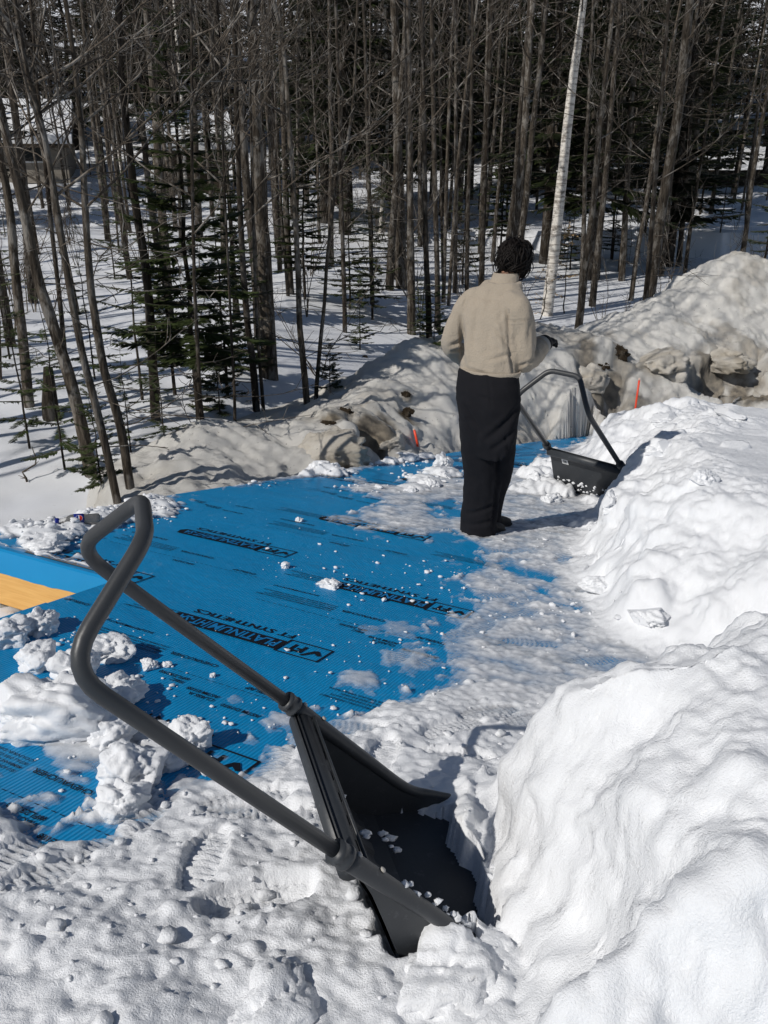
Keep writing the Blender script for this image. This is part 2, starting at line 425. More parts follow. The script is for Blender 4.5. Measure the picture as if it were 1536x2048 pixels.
# plowed bank: smooth surface through measured points, then roughened
def _bank_ctrl():
    C = []
    for px, py, yd in [(300, 950, 6.2), (350, 893, 6.9), (420, 862, 7.3), (480, 850, 7.6), (560, 842, 8.1), (610, 838, 8.4), (660, 806, 8.9), (700, 772, 9.3), (760, 722, 9.9), (830, 697, 10.4),
                       (900, 683, 10.8), (1000, 675, 11.3), (1090, 646, 12.0), (1200, 652, 12.3), (1280, 617, 12.8), (1340, 585, 13.2), (1400, 542, 13.5), (1450, 514, 13.6), (1485, 505, 13.6), (1536, 522, 13.6), (1600, 560, 13.6), (1750, 600, 13.6)]:
        P = at_y(px, py, yd) - CAM; C.append(P)
        off = 1.5 if px < 1250 else 2.2
        Q = P[:2] + off * np.array([-.55, .83]); C.append(np.array([Q[0], Q[1], float(ground_rel(Q[0], Q[1])) - .12]))
    for px, py, yd in [(680, 868, 7.6), (560, 890, 7.2), (760, 810, 8.3), (830, 800, 8.8), (900, 785, 9.2), (1000, 765, 9.9), (720, 890, 7.4), (640, 900, 7.1),
                       (1100, 760, 10.3), (1160, 700, 11.2), (1200, 745, 10.8), (1130, 815, 10.0), (1215, 805, 10.3), (1270, 690, 11.8), (1330, 680, 12.0), (1290, 755, 11.1), (1230, 735, 11.0),
                       (1400, 640, 12.6), (1480, 620, 12.7), (1400, 720, 11.7), (1330, 765, 11.1), (1480, 690, 12.0), (1536, 640, 12.7), (1440, 775, 11.1), (1520, 780, 11.1), (1620, 700, 12.2)]:
        C.append(at_y(px, py, yd) - CAM)
    for v in (3.2, 4.2, 5.2, 6.2, 7.2, 8.2, 9.2, 10.2):
        P = RU * (rake_u(v) - .12) + RV * v - RN * (H_ROOF + .10); C.append(P)
    for u in (-2.3, -1.2, 0, 1.2, 2.4):
        P = RU * u + RV * (EAVE_V + .25) - RN * (H_ROOF + .30); C.append(P)
    for x, y in [(-4.2, 4.8), (-4.2, 7), (-3.2, 8.6), (-2.5, 10.5), (-1, 13.5), (1.5, 16), (4, 17), (8.3, 17), (-3.4, 6.2), (-3, 4.9)]:
        C.append(np.array([x, y, float(ground_rel(x, y)) - .15]))
    return np.array(C)
BC = _bank_ctrl()
def _tps(r): return r * r * np.log(r + 1e-9)
_n = len(BC)
_A = _tps(np.linalg.norm(BC[:, None, :2] - BC[None, :, :2], axis=2)) + np.eye(_n) * .02
_Pm = np.hstack([np.ones((_n, 1)), BC[:, :2]])
_sol = np.linalg.solve(np.block([[_A, _Pm], [_Pm.T, np.zeros((3, 3))]]), np.concatenate([BC[:, 2], np.zeros(3)]))
def bank_smooth(x, y):
    sh = np.shape(x); x = np.ravel(x); y = np.ravel(y)
    z = _sol[_n] + _sol[_n + 1] * x + _sol[_n + 2] * y
    for i in range(_n): z = z + _sol[i] * _tps(np.hypot(x - BC[i, 0], y - BC[i, 1]))
    return z.reshape(sh)
BX = np.arange(-4.6, 8.6, .026); BY = np.arange(4.4, 16.6, .026)
bgx, bgy = np.meshgrid(BX, BY)
BZ = bank_smooth(bgx, bgy)
_gz = ground_rel(bgx, bgy)
_cr = BC[0:44:2]; _bk = BC[1:44:2]
BANK_POLY = [tuple(p[:2]) for p in _bk] + [(9, 16.5), (9, 9)] + [tuple((RU * 2.6 + RV * (EAVE_V + .1))[:2])] + [tuple((RU * (rake_u(v) + .15) + RV * v)[:2]) for v in (10.8, 9, 7, 5, 3.6)]
_bo = np.clip(-sdist(bgx, bgy, BANK_POLY), 0, 9)
BZ = BZ - .9 * _bo
_hgt = np.clip(BZ - _gz, 0, 1.2)
rough = sstep(.05, .5, _hgt)
BZ = BZ + rough * (.04 * fbm(bgx * 1.3, bgy * 1.3, 41, 4, .55) + .012 * (billow(bgx * 1.5, bgy * 1.5, 51, 3) - .6) + .02 * cells(bgx * 3.2, bgy * 3.2, 5))
BZ += sstep(.02, .2, _hgt) * .012 * fbm(bgx * 9, bgy * 9, 61, 3)
_ins = sdist(bgx, bgy, FOOT)
BZ = np.where(_ins > -.02, np.minimum(BZ, roof_plane_z(bgx, bgy) - .10), BZ)
def bank_at(x, y):
    i = (y - BY[0]) / (BY[1] - BY[0]); j = (x - BX[0]) / (BX[1] - BX[0])
    if i < 0 or j < 0 or i >= len(BY) - 1 or j >= len(BX) - 1: return -99.0
    i0, j0 = int(i), int(j); a, b = i - i0, j - j0
    return float((BZ[i0, j0] * (1 - b) + BZ[i0, j0 + 1] * b) * (1 - a) + (BZ[i0 + 1, j0] * (1 - b) + BZ[i0 + 1, j0 + 1] * b) * a)
def terrain(x, y): return max(float(ground_rel(x, y)), bank_at(x, y)) + CZ
def hit_ground(px, py, dmax=140):
    r = ray(px, py); r = r / r[1]; k = np.arange(1, 1500); d = 4.0 + k * .04 * (1 + k / 300.); d = d[d < dmax]
    x = r[0] * d; g = ground_rel(x, d); i = (d - BY[0]) / (BY[1] - BY[0]); j = (x - BX[0]) / (BX[1] - BX[0])
    ok = (i >= 0) & (j >= 0) & (i < len(BY) - 1) & (j < len(BX) - 1)
    g = np.where(ok, np.maximum(g, BZ[np.clip(i, 0, len(BY) - 2).astype(int), np.clip(j, 0, len(BX) - 2).astype(int)]), g)
    below = np.nonzero(r[2] * d < g)[0]; q = d[below[0]] if len(below) else dmax
    return np.array([r[0] * q, q, terrain(r[0] * q, q)])

# hollows where blocks have broken away, and dirt frozen into the bank, with cave shade painted in
for px, py, w, dep in [(1490, 735, .70, .34), (1415, 765, .5, .25), (1232, 728, .30, .22), (1205, 812, .42, .30), (760, 895, .30, .20), (690, 850, .16, .12)]:
    c = hit_ground(px, py); q = np.sqrt(((bgx - c[0]) / w) ** 2 + ((bgy - c[1]) / (w * .8)) ** 2) + .4 * fbm(bgx * 2.2, bgy * 2.2, 77, 3)
    BZ -= dep * sstep(1.0, .5, q)
BANK_DIRT_SHADE = np.zeros_like(BZ)
for px, py, r, k in [(690, 835, .14, 1), (655, 850, .2, .9), (685, 905, .22, .8), (815, 830, .10, 1), (820, 795, .08, .9), (755, 895, .34, .9), (780, 880, .2, .7), (1240, 724, .28, .6), (1205, 825, .42, .8),
                     (1460, 738, .6, .55), (1530, 785, .55, .9), (1440, 778, .4, .8), (1480, 782, .4, .85), (1300, 755, .25, .45), (1400, 768, .35, .5), (1225, 772, .15, .5), (1100, 665, .45, .45), (1180, 670, .5, .45), (1340, 570, .35, .45), (1500, 560, .3, .4), (1150, 690, .4, .4)]:
    c = hit_ground(px, py); q = np.sqrt((bgx - c[0]) ** 2 + (bgy - c[1]) ** 2) / r
    BANK_DIRT_SHADE = np.maximum(BANK_DIRT_SHADE, k * sstep(1.15, .35, q + .8 * fbm(bgx * 3.2, bgy * 3.2, 88, 4)))
def grid_mesh(name, X, Y, Z, keep=None):
    n, m = X.shape; idx = np.arange(n * m).reshape(n, m)
    F = np.stack([idx[:-1, :-1], idx[:-1, 1:], idx[1:, 1:], idx[1:, :-1]], -1)
    if keep is not None: F = F[keep]
    F = F.reshape(-1, 4)
    used = np.unique(F); remap = np.full(n * m, -1); remap[used] = np.arange(len(used))
    V = np.stack([X, Y, Z], -1).reshape(-1, 3)[used]
    return mesh_np(name, V, remap[F]), used
def roughen(m, layers, mask=None):
    '''push vertices along their normals by solid noise, so steep faces are as rough as flat ones'''
    n = len(m.vertices); V = np.empty(n * 3, np.float32); m.vertices.foreach_get('co', V); V = V.reshape(-1, 3)
    Nn = np.empty(n * 3, np.float32); m.vertices.foreach_get('normal', Nn); Nn = Nn.reshape(-1, 3)
    k = np.arange(n) if mask is None else np.nonzero(mask)[0]
    w = 1.0 if mask is None else np.asarray(mask)[k]
    D = np.zeros(len(k), np.float32)
    for f, a, s in layers: D = D + a * noise3(V[k], f, s)
    V[k] += Nn[k] * (D * w)[:, None]; m.vertices.foreach_set('co', V.ravel()); m.update()
def add_attr(m, name, vals):
    a = m.attributes.new(name, 'FLOAT', 'POINT'); a.data.foreach_set('value', np.asarray(vals, np.float32))
# ground sheet: a disc of rings round the camera, finest where the photograph looks
ang = np.concatenate([np.linspace(-180, -36, 60)[:-1], np.linspace(-36, 36, 430)[:-1], np.linspace(36, 180, 60)])
rr = np.concatenate([np.linspace(.5, 4, 8)[:-1], np.geomspace(4, 60, 330)[:-1], np.geomspace(60, 700, 50)])
A_, R_ = np.meshgrid(np.radians(ang), rr)
gx, gy = R_ * np.sin(A_), R_ * np.cos(A_)
m, _ = grid_mesh('ground', gx, gy, ground_rel(gx, gy) + CZ)
m.flip_normals()
g_obj = tag(obj('ground', m, M['ground_snow']), 'snow covered forest floor', None, None, 'structure')
# dirty bank
def bank_mat():
    mt = M['bank_snow']; t = mt.node_tree; b = t.nodes['Principled BSDF']
    src = b.inputs['Base Color'].links[0].from_socket
    at = t.nodes.new('ShaderNodeAttribute'); at.attribute_name = 'dirt'  # frozen dirt plus the shade painted dark into the caves
    tc = t.nodes.new('ShaderNodeTexCoord'); nz = t.nodes.new('ShaderNodeTexNoise'); nz.inputs['Scale'].default_value = 9; nz.inputs['Detail'].default_value = 6
    t.links.new(tc.outputs['Object'], nz.inputs['Vector'])
    rp = t.nodes.new('ShaderNodeValToRGB'); rp.color_ramp.elements[0].color = (.045, .033, .02, 1); rp.color_ramp.elements[1].color = (.34, .28, .20, 1)
    rp.color_ramp.elements[0].position = .35; rp.color_ramp.elements[1].position = .65
    t.links.new(nz.outputs['Fac'], rp.inputs['Fac'])
    mx = t.nodes.new('ShaderNodeMix'); mx.data_type = 'RGBA'
    t.links.new(at.outputs['Fac'], mx.inputs[0]); t.links.new(src, mx.inputs[6]); t.links.new(rp.outputs['Color'], mx.inputs[7])
    t.links.new(mx.outputs[2], b.inputs['Base Color'])
bank_mat()
up = (BZ > _gz - .06) & (_ins < .10)
keep = up[:-1, :-1] | up[1:, :-1] | up[:-1, 1:] | up[1:, 1:]
m, used = grid_mesh('snow_bank', bgx, bgy, BZ + CZ, keep)
roughen(m, [(1.2, .11, 3), (3.2, .05, 4), (8, .026, 5), (20, .015, 6), (44, .010, 7)], sstep(-.05, .3, (BZ - _gz).reshape(-1)[used]))
add_attr(m, 'dirt', BANK_DIRT_SHADE.reshape(-1)[used])
tag(obj('snow_bank', m, M['bank_snow']), 'long dirty plowed snow bank heaped beyond the edge of the blue roof', 'snow bank')

# ------------------------------------------------------------------ the roof
roof = empty('house_roof', uvl(-.5, 4.5, -.35))
tag(roof, 'low sloped roof wrapped in blue underlayment with black print, half cleared of snow', 'roof')
ROOFM = Matrix(((RU[0], RV[0], RN[0], 0), (RU[1], RV[1], RN[1], 0), (RU[2], RV[2], RN[2], 0), (0, 0, 0, 1)))
_o = uvl(0, 0, 0); ROOFM.translation = Vector(_o)
roof.matrix_world = ROOFM                      # children of the roof use (u, v, lift) coordinates
def roof_child(name, m, mat, parent=None): return obj(name, m, mat, parent or roof)
mb = MB()
P = ROOF_POLY; n = len(P)
mb.add([(u, v, -.012) for u, v in P] + [(u, v, -.10) for u, v in P], [tuple(range(n)), tuple(range(n, 2 * n))[::-1]] + [((i + 1) % n, i, n + i, n + (i + 1) % n) for i in range(n)])
roof_child('deck', mb.mesh('deck', False), M['dark_wood'])
STRIP_V = [V_MIN, -.75, .10, .95, 1.55, 2.40, 3.21, 4.05, 4.90, 5.72, 6.55, 7.38, 8.2, 9.05, 9.9, EAVE_V]
strips = []
for k in range(len(STRIP_V) - 1):
    va, vb = STRIP_V[k], min(STRIP_V[k + 1] + .06, EAVE_V + .02)
    vs_ = [va] + [v for v in np.arange(math.ceil(va / .1) * .1, vb, .1) if v > va + .02] + [vb]
    us = lambda v: (NOTCH_U if v < NOTCH_V - 1e-6 else float(rake_u(v)))
    mb = MB()
    rows = []
    if va < NOTCH_V < vb: vs_ = sorted(vs_ + [NOTCH_V - 1e-4, NOTCH_V])
    for v in vs_:
        u0 = us(v); lift = .005 * (v - va) / (vb - va) - .001
        cols = np.linspace(u0 - .004, U_MAX, 60)
        rows.append([(c, v, lift + .0012 * float(perlin(c * 3, v * 3, 5)) * 0) for c in cols])
    V = np.array(rows).reshape(-1, 3); w = 60
    F = [(i * w + j, i * w + j + 1, (i + 1) * w + j + 1, (i + 1) * w + j) for i in range(len(rows) - 1) for j in range(w - 1)]
    mb.add(V, F); strips.append((va, vb, roof_child('underlayment_strip', mb.mesh('underlayment_strip'), M['membrane'])))
def strip_at(v):
    for k, (a, b, o) in enumerate(strips):
        nxt = STRIP_V[k + 1]
        if a <= v < nxt: return o, .005 * (v - a) / (b - a) - .001
    return strips[-1][2], .004
# fascia of the notch, with the sheet lapped over it
mb = MB(); mb.box(((-3.77 + NOTCH_U) / 2, NOTCH_V - .021, -.150), (NOTCH_U + 3.77 + .0, .036, .27)); roof_child('fascia_board', mb.mesh('fascia_board', False), M['wood'])
mb = MB()
us_ = np.linspace(-3.78, NOTCH_U + .005, 40)
prof = [(NOTCH_V + .01, .004), (NOTCH_V - .030, .0045), (NOTCH_V - .043, -.004)]
V = []
for i, u in enumerate(us_):
    low = -.118 + .006 * float(perlin(u * 5, 1, 4)) + .004 * float(perlin(u * 17, 2, 8)) + .03 * (u + 3.2) * .5
    for a, l in prof + [(NOTCH_V - .0445 - .002 * float(perlin(u * 4, 7, 2)), low * .5), (NOTCH_V - .044, low)]: V.append((u, a, l))
k = 5; F = [(i * k + j, i * k + j + 1, (i + 1) * k + j + 1, (i + 1) * k + j) for i in range(len(us_) - 1) for j in range(k - 1)]
mb.add(V, F); roof_child('underlayment_flap', mb.mesh('underlayment_flap', False), M['wrap'])
mb = MB(); mb.box((NOTCH_U + .02, (V_MIN + NOTCH_V) / 2 - .03, -.13), (.036, NOTCH_V - V_MIN - .07, .22)); roof_child('rake_board', mb.mesh('rake_board', False), M['wood'])
# wall under the notch corner and the rake (mostly hidden by snow)
mb = MB()
wp = [(NOTCH_U + .1, V_MIN + .1), (NOTCH_U + .1, NOTCH_V + .05), (-3.6, NOTCH_V + .05), (-3.55, 4.4), (-3.2, 6.2), (-2.9, 8), (-2.35, 10.7)]
for a, b in zip(wp[:-1], wp[1:]):
    V = [(*a, -.10), (*b, -.10), (*b, -.75), (*a, -.75)]; mb.add(V, [(0, 1, 2, 3)])
roof_child('wall', mb.mesh('wall', False), M['siding'])

# --- black print on the sheet: lettering turned upside down to the camera
def text_mesh(body, size, bold=0.0, squeeze=1.0):
    c = bpy.data.curves.new('lettering', 'FONT'); c.body = body; c.size = size; c.offset = bold; c.resolution_u = 2
    c.align_x = 'LEFT'; c.align_y = 'BOTTOM_BASELINE'
    o = bpy.data.objects.new('lettering', c); COL.objects.link(o)
    dg = bpy.context.evaluated_depsgraph_get(); m = bpy.data.meshes.new_from_object(o.evaluated_get(dg))
    bpy.data.objects.remove(o); bpy.data.curves.remove(c)
    V = np.empty(len(m.vertices) * 3, np.float32); m.vertices.foreach_get('co', V); V = V.reshape(-1, 3)
    V[:, 0] -= V[:, 0].min() if len(V) else 0; V[:, 0] *= squeeze
    m.vertices.foreach_set('co', V.ravel()); m.update()
    return m, (V[:, 0].max() if len(V) else 0)
def fit_text(body, width, size, bold=0.0):
    m, w = text_mesh(body, size, bold); 
    V = np.empty(len(m.vertices) * 3, np.float32); m.vertices.foreach_get('co', V); V = V.reshape(-1, 3); V[:, 0] *= width / w
    m.vertices.foreach_set('co', V.ravel()); m.update(); return m
def merged(parts, name):
    """parts: (mesh, offset, material index) -> one mesh"""
    V = []; F = []; MI = []; n = 0
    for m, off, mi in parts:
        v = np.empty(len(m.vertices) * 3, np.float32); m.vertices.foreach_get('co', v); V.append(v.reshape(-1, 3) + np.array(off)); 
        for p in m.polygons: F.append(tuple(i + n for i in p.vertices)); MI.append(mi)
        n += len(m.vertices)
    r = mesh_np(name, np.concatenate(V), F, False); r.polygons.foreach_set('material_index', np.array(MI, np.int32)); return r
def rect_mesh(x0, y0, x1, y1, z=0):
    return mesh_np('patch', [(x0, y0, z), (x1, y0, z), (x1, y1, z), (x0, y1, z)], [(0, 1, 2, 3)], False)
def frame_mesh(x0, y0, x1, y1, t):
    return merged([(rect_mesh(x0, y0, x1, y0 + t), (0, 0, 0), 0), (rect_mesh(x0, y1 - t, x1, y1), (0, 0, 0), 0), (rect_mesh(x0, y0 + t, x0 + t, y1 - t), (0, 0, 0), 0), (rect_mesh(x1 - t, y0 + t, x1, y1 - t), (0, 0, 0), 0)], 'frame')
def poly_mesh(pts, z=0): return mesh_np('patch', [(x, y, z) for x, y in pts], [tuple(range(len(pts)))], False)
# logo in reading direction: boxed FT mark, black bar with the name knocked out, small line below
logo = merged([
    (frame_mesh(0, 0, .20, .135, .008), (0, 0, 0), 0),
    (fit_text('FT', .075, .085, .004), (.10, .035, 0), 0),
    (poly_mesh([(.018, .075), (.045, .04), (.062, .048), (.095, .115), (.082, .112), (.053, .068), (.03, .085)]), (0, 0, 0), 0),
    (poly_mesh([(.198, .028), (.735, .028), (.755, .068), (.735, .122), (.198, .122)]), (0, 0, 0), 0),
    (fit_text('PLATINUM', .325, .088, .002), (.215, .045, .0012), 1),
    (rect_mesh(.550, .030, .556, .120), (0, 0, .0012), 1),
    (fit_text('HT-SA', .150, .088, .002), (.566, .045, .0012), 1),
    (fit_text('FT SYNTHETICS', .50, .058, .001), (.205, -.048, 0), 0)], 'printed_logo')
logo.materials.append(M['ink']); logo.materials.append(M['ink_blue'])
WORDS = {}
for w, wd, sz in [('OVERLAP', .135, .032), ('CHEVAUCHER', .215, .032), ('SOLAPAMIENTO', .25, .032), ('FBC\n#FL23290', .13, .028), ('CLASS A\nASTM E108', .135, .028), ('ASTM D1970', .155, .028)]:
    m = fit_text(w, wd, sz, .0006); m.materials.append(M['ink']); WORDS[w] = (m, wd)
m = merged([(rect_mesh(x, 0, x + .018, .0028), (0, 0, 0), 0) for x in np.arange(0, .95, .03)], 'dashed_line'); m.materials.append(M['ink']); DASH = m
para = []
_r = random.Random(4)
for k, ln in enumerate(['SELF ADHERED HIGH TEMPERATURE ROOFING UNDERLAYMENT', 'MEMBRANE DE SOUS TOITURE AUTOADHESIVE HAUTE', 'INSTALL OVER CLEAN DRY DECK LAP SIDES AND ENDS', 'COUVRIR DANS LES DELAIS PRESCRITS']):
    para.append((fit_text(ln, .40 - .03 * (k % 3), .017, .0002), (0, -.022 * k, 0), 0))
PARA = merged(para, 'printed_paragraph'); PARA.materials.append(M['ink'])
def put_print(name, m, u, v, width):
    """u, v: the roof point at the reader's left end; the reader stands downhill, so reading runs towards -u"""
    if u - width < (NOTCH_U if v < NOTCH_V else float(rake_u(v))) + .01: return
    st, lift = strip_at(v)
    o = obj(name, m, None, st); o.location = (u, v, lift + .0035); o.rotation_euler = (0, 0, math.pi); return o
def cell(u, v):
    """one repeat of the print; (u, v) = right hand end of the logo on the roof"""
    put_print('printed_logo', logo, u, v, .755)
    for w, du, dv in [('OVERLAP', .05, -.46), ('CHEVAUCHER', -.27, -.38), ('SOLAPAMIENTO', -.67, -.27), ('FBC\n#FL23290', -.28, -.53), ('CLASS A\nASTM E108', -.11, -.58), ('ASTM D1970', .08, -.615)]:
        m, wd = WORDS[w]
        if u + du - wd > float(rake_u(max(v, 2.9))) + .03: put_print('printed_word', m, u + du, v + dv, wd)
    put_print('dashed_line', DASH, u + .08, v - .50, .9)
    if u - .9 > float(rake_u(max(v, 2.9))): put_print('printed_paragraph', PARA, u - .52 , v - .42, .4)
    put_print('printed_paragraph', PARA, u + .55, v - .36, .4)
for u, v in [(-1.48, 2.75), (-2.62, 3.02), (-2.33, 3.83), (-1.20, 3.56), (-1.90, 4.68), (-3.14, 4.96), (-1.24, 1.90), (-2.1, 6.33), (-1.0, 5.5), (-2.65, 5.85), (-2.0, 7.9), (-2.45, 9.6), (-1.4, 8.6), (-2.55, 2.05), (-1.5, 10.3)]:
    cell(u, v)

# ------------------------------------------------------------------ snow on the roof: one height field over (u, v)
BLUE_PX = [
    [(-80, 1050), (60, 1045), (230, 1035), (345, 1012), (352, 985), (560, 962), (640, 955), (688, 945), (725, 982), (770, 1008), (710, 1028), (735, 1055), (800, 1070), (850, 1072), (905, 1062), (965, 1102), (972, 1122), (925, 1165), (958, 1200),
     (955, 1228), (905, 1240), (880, 1290), (905, 1350), (888, 1376), (830, 1395), (770, 1405), (722, 1440), (640, 1455), (600, 1490), (540, 1490), (505, 1560), (430, 1575), (360, 1560), (300, 1620), (255, 1650), (150, 1700), (70, 1690), (-10, 1600), (-250, 1560), (-400, 1330), (-200, 1240), (40, 1195), (140, 1165), (240, 1150), (-60, 1075)],
    [(690, 948), (800, 922), (868, 905), (935, 903), (935, 960), (880, 955), (800, 972), (735, 968)],
    [(1010, 888), (1170, 870), (1172, 884), (1095, 905), (1085, 930), (1010, 940)],
    [(852, 1008), (915, 1000), (925, 1035), (870, 1038)],
    [(1000, 1125), (1050, 1140), (1110, 1158), (1100, 1170), (1010, 1140)], [(1075, 1180), (1100, 1183), (1096, 1192), (1072, 1190)], [(1120, 1212), (1165, 1216), (1150, 1222)]]
BLUE = [[roof_uv(*q) for q in poly] for poly in BLUE_PX]
# edge of the uncut snow on the roof, from the eave to the photographer's right hand
EDGE = [(-2.05, 12.0), (-2.15, 9.9), (-2.02, 8.9), (-1.45, 8.2), (-1.20, 7.5), (-1.28, 6.9), (-1.28, 6.5), (-1.10, 5.6), (-.95, 4.75), (-.76, 4.15), (-.52, 3.72), (-.15, 3.50), (.20, 3.35), (.30, 3.0), (.02, 2.75), (-.26, 2.48), (-.44, 2.15), (-.60, 1.92), (-.64, 1.72), (-.47, 1.50), (-.31, 1.31), (-.34, 1.12), (-.29, .88), (.0, .80), (.4, .85), (1.2, .9), (4.5, .9), (4.5, 12.0)]
def _spacing(lo, hi, f):
    out = [lo]
    while out[-1] < hi: out.append(out[-1] + f(out[-1]))
    return np.array(out)
GU = _spacing(-3.85, 2.3, lambda u: .0072 if -1.7 < u < .35 else (.012 if u < .35 else .03))
GV = _spacing(.30, EAVE_V + .1, lambda v: float(np.interp(v, [.3, .6, 2.5, 6, 11], [.012, .0072, .0085, .016, .026])))
su, sv = np.meshgrid(GU, GV)
rs = np.random.default_rng(5)
def roof_lift(u, v):
    wu = u + .035 * fbm(u * 5, v * 5, 101, 3) + .012 * fbm(u * 22, v * 22, 102, 2); wv = v + .035 * fbm(u * 5, v * 5, 103, 3) + .012 * fbm(u * 22, v * 22, 104, 2)
    sd = np.full(u.shape, -9.0)
    for p in BLUE: sd = np.maximum(sd, sdist(wu, wv, p))
    o = np.clip(-sd, 0, None); i = np.clip(sd, 0, None)
    near = sstep(2.9, 1.5, v + .25 * u)                         # heavier, churned snow by the photographer
    t = np.where(sd < 0, .004 + (.009 + .012 * near) * (1 - np.exp(-o / .05)) + .055 * near * (1 - np.exp(-o / .42)), -.004 - .06 * i)
    n1 = fbm(u * 9, v * 9, 111, 4); n2 = fbm(u * 34, v * 34, 121, 3)
    n1s = fbm(wu * 11, wv * 7, 131, 4)
    t = t + np.where(sd < 0, .006 * n1 + .0035 * n2, .0)
    # slush left on the sheet near its edge
    t = t + np.where((sd >= 0), np.clip(n1s * .030 + .008 * n2 - .004 - .025 * sstep(.02, .5, i) + (.012 * i), -.02, .05) * sstep(.75, .0, i), 0)
    lump = np.clip(fbm(u * 3.1, v * 3.1, 141, 2) + .25, 0, 1)
    amp = sstep(.004, .03, t)
    t = t + amp * (lump * (.007 * cells(u * 34, v * 34, 7) + .006 * near * cells(u * 15, v * 15, 8)) + near * (.020 * fbm(u * 3.6, v * 3.6, 15, 3) + .007 * fbm(u * 12, v * 12, 17, 3) + .0028 * fbm((u * .93 + v * .37) * 5.0, (v * .93 - u * .37) * 21, 19, 2) * np.clip(.3 + fbm(u * 1.6, v * 1.6, 23, 2), 0, 1) + .004 * fbm(u * 40, v * 40, 18, 2)) + .0025 * billow(u * 16, v * 24, 16, 2))
    # uncut snow
    eu = u + .09 * fbm(u * 1.9, v * 1.9, 201, 2) + .022 * fbm(u * 7, v * 7, 203, 2); ev = v + .09 * fbm(u * 1.9, v * 1.9, 205, 2) + .022 * fbm(u * 7, v * 7, 207, 2)
    d = sdist(eu, ev, EDGE)
    wall = np.interp(v, [.5, 1.1, 1.4, 2.0, 2.6, 3.4, 4.5, 6, 7.5, 8.6, 10, 12], [.85, .75, .45, .45, .42, .75, .62, .45, .55, .85, 1.1, 1.2])
    top = np.interp(v, [.5, 1.5, 2.2, 2.6, 3.2, 4, 6, 11], [.52, .62, .78, .78, .64, .60, .60, .58]) + .05 * fbm(u * .8, v * .8, 211, 3)
    x = np.clip(d / wall, 0, 1)
    cut = np.clip(.34 + .25 * fbm(u * 1.3, v * 1.3, 213, 2), .12, .62)          # a cut step, then slumped snow above it
    prof = np.where(d > 0, cut * (1 - (1 - np.clip(d / np.interp(v, [.8, 1.2, 2.1, 2.6, 12], [.2, .34, .34, .2, .15]), 0, 1)) ** 2) + (1 - cut) * (1 - (1 - np.clip((d - .07) / wall, 0, 1)) ** 1.8), 0)
    mass = top * prof
    face = sstep(0, .12, x) * sstep(1.25, .75, d / wall)
    mass = mass + face * (.05 * fbm(u * 2.6, v * 2.6, 221, 3) + .022 * (cells(u * 6, v * 6, 225) - .3) * np.clip(.2 + 1.6 * fbm(u * 1.7, v * 1.7, 229, 2), 0, 1))
    global _DW; _DW = d / wall
    mass = mass + sstep(.6, 1.2, d / wall) * (.006 * fbm(u * 3, v * 3, 231, 3) + .003 * fbm(u * 30, v * 30, 233, 2))
    # crust slabs broken loose on top of the far part
    for (cu, cv, a, b, hh, rot) in [(-.75, 8.3, .34, .13, .05, .4), (-.45, 7.3, .42, .12, .05, .2), (-.2, 8.6, .5, .10, .04, .5), (-.95, 6.9, .16, .2, .09, 0), (-.35, 6.0, .09, .08, .05, 0), (-1.35, 9.6, .35, .2, .06, .3)]:
        w = (np.abs(u - cu) < 1.0) & (np.abs(v - cv) < 1.0) & (d > .1)
        cr, sr = math.cos(rot), math.sin(rot); du, dv = u[w] - cu, v[w] - cv
        q = np.sqrt(((du * cr + dv * sr) / a) ** 2 + ((-du * sr + dv * cr) / b) ** 2) + .3 * fbm(u[w] * 6, v[w] * 6, 241, 2)
        mass[w] += hh * sstep(1.0, .8, q) * np.clip(.5 + (dv / b) * .5, 0, 1.2)
    # a skirt of crumbs at the foot
    skirt = np.exp(-np.abs(d) / .06) * (.03 + .035 * cells(u * 11, v * 11, 251))
    t = np.maximum(t, np.where(d > 0, mass + .02, -1)) + skirt
    # small heaps: (px, py, radius, height)
    for px, py, r, hh in HEAPS:
        cu, cv = roof_uv(px, py); w = (np.abs(u - cu) < 1.6 * r) & (np.abs(v - cv) < 1.6 * r)
        if not w.any(): continue
        a, b = u[w], v[w]; q = np.sqrt((a - cu) ** 2 + (b - cv) ** 2) / r + .38 * fbm(a * 7 / (r * 4), b * 7 / (r * 4), 261, 3)
        t[w] = np.maximum(t[w], hh * np.sqrt(np.clip(1 - q * q, 0, 1)) * (.75 + .5 * cells(a * 18, b * 18, 263)) - .004 + np.where(q > 1, -.05, 0))
    ok = sdist(u, v, ROOF_POLY)
    t = np.where(ok < .004, -.05, t)
    return t
HEAPS = [(90, 1075, .17, .05), (40, 1062, .14, .04), (140, 1060, .16, .05), (200, 1045, .16, .06), (250, 1035, .13, .05), (310, 1015, .14, .05), (300, 1000, .10, .04), (330, 1030, .08, .03),
         (600, 950, .13, .05), (640, 945, .17, .08), (665, 950, .12, .06), (760, 925, .16, .06), (800, 920, .16, .07), (840, 915, .15, .05), (885, 950, .18, .06), (850, 965, .16, .05), (830, 980, .12, .04), (720, 980, .12, .02),
         (1080, 960, .20, .10), (1060, 985, .16, .06), (1095, 985, .22, .10), (1110, 950, .24, .14), (1190, 1010, .12, .06), (1190, 1060, .16, .07), (1050, 1055, .10, .015),
         (60, 1400, .13, .02), (200, 1500, .16, .02), (250, 1620, .10, .03), (330, 1490, .13, .02), (560, 1445, .07, .015), (650, 1170, .05, .014), (690, 1040, .13, .012), (780, 1050, .16, .012), (800, 1260, .10, .01), (720, 1360, .09, .014), (820, 1320, .12, .014), (470, 1400, .03, .008), (740, 1260, .06, .008), (560, 1560, .10, .02)]
su = su.astype(np.float32); sv = sv.astype(np.float32)
ST = roof_lift(su, sv)
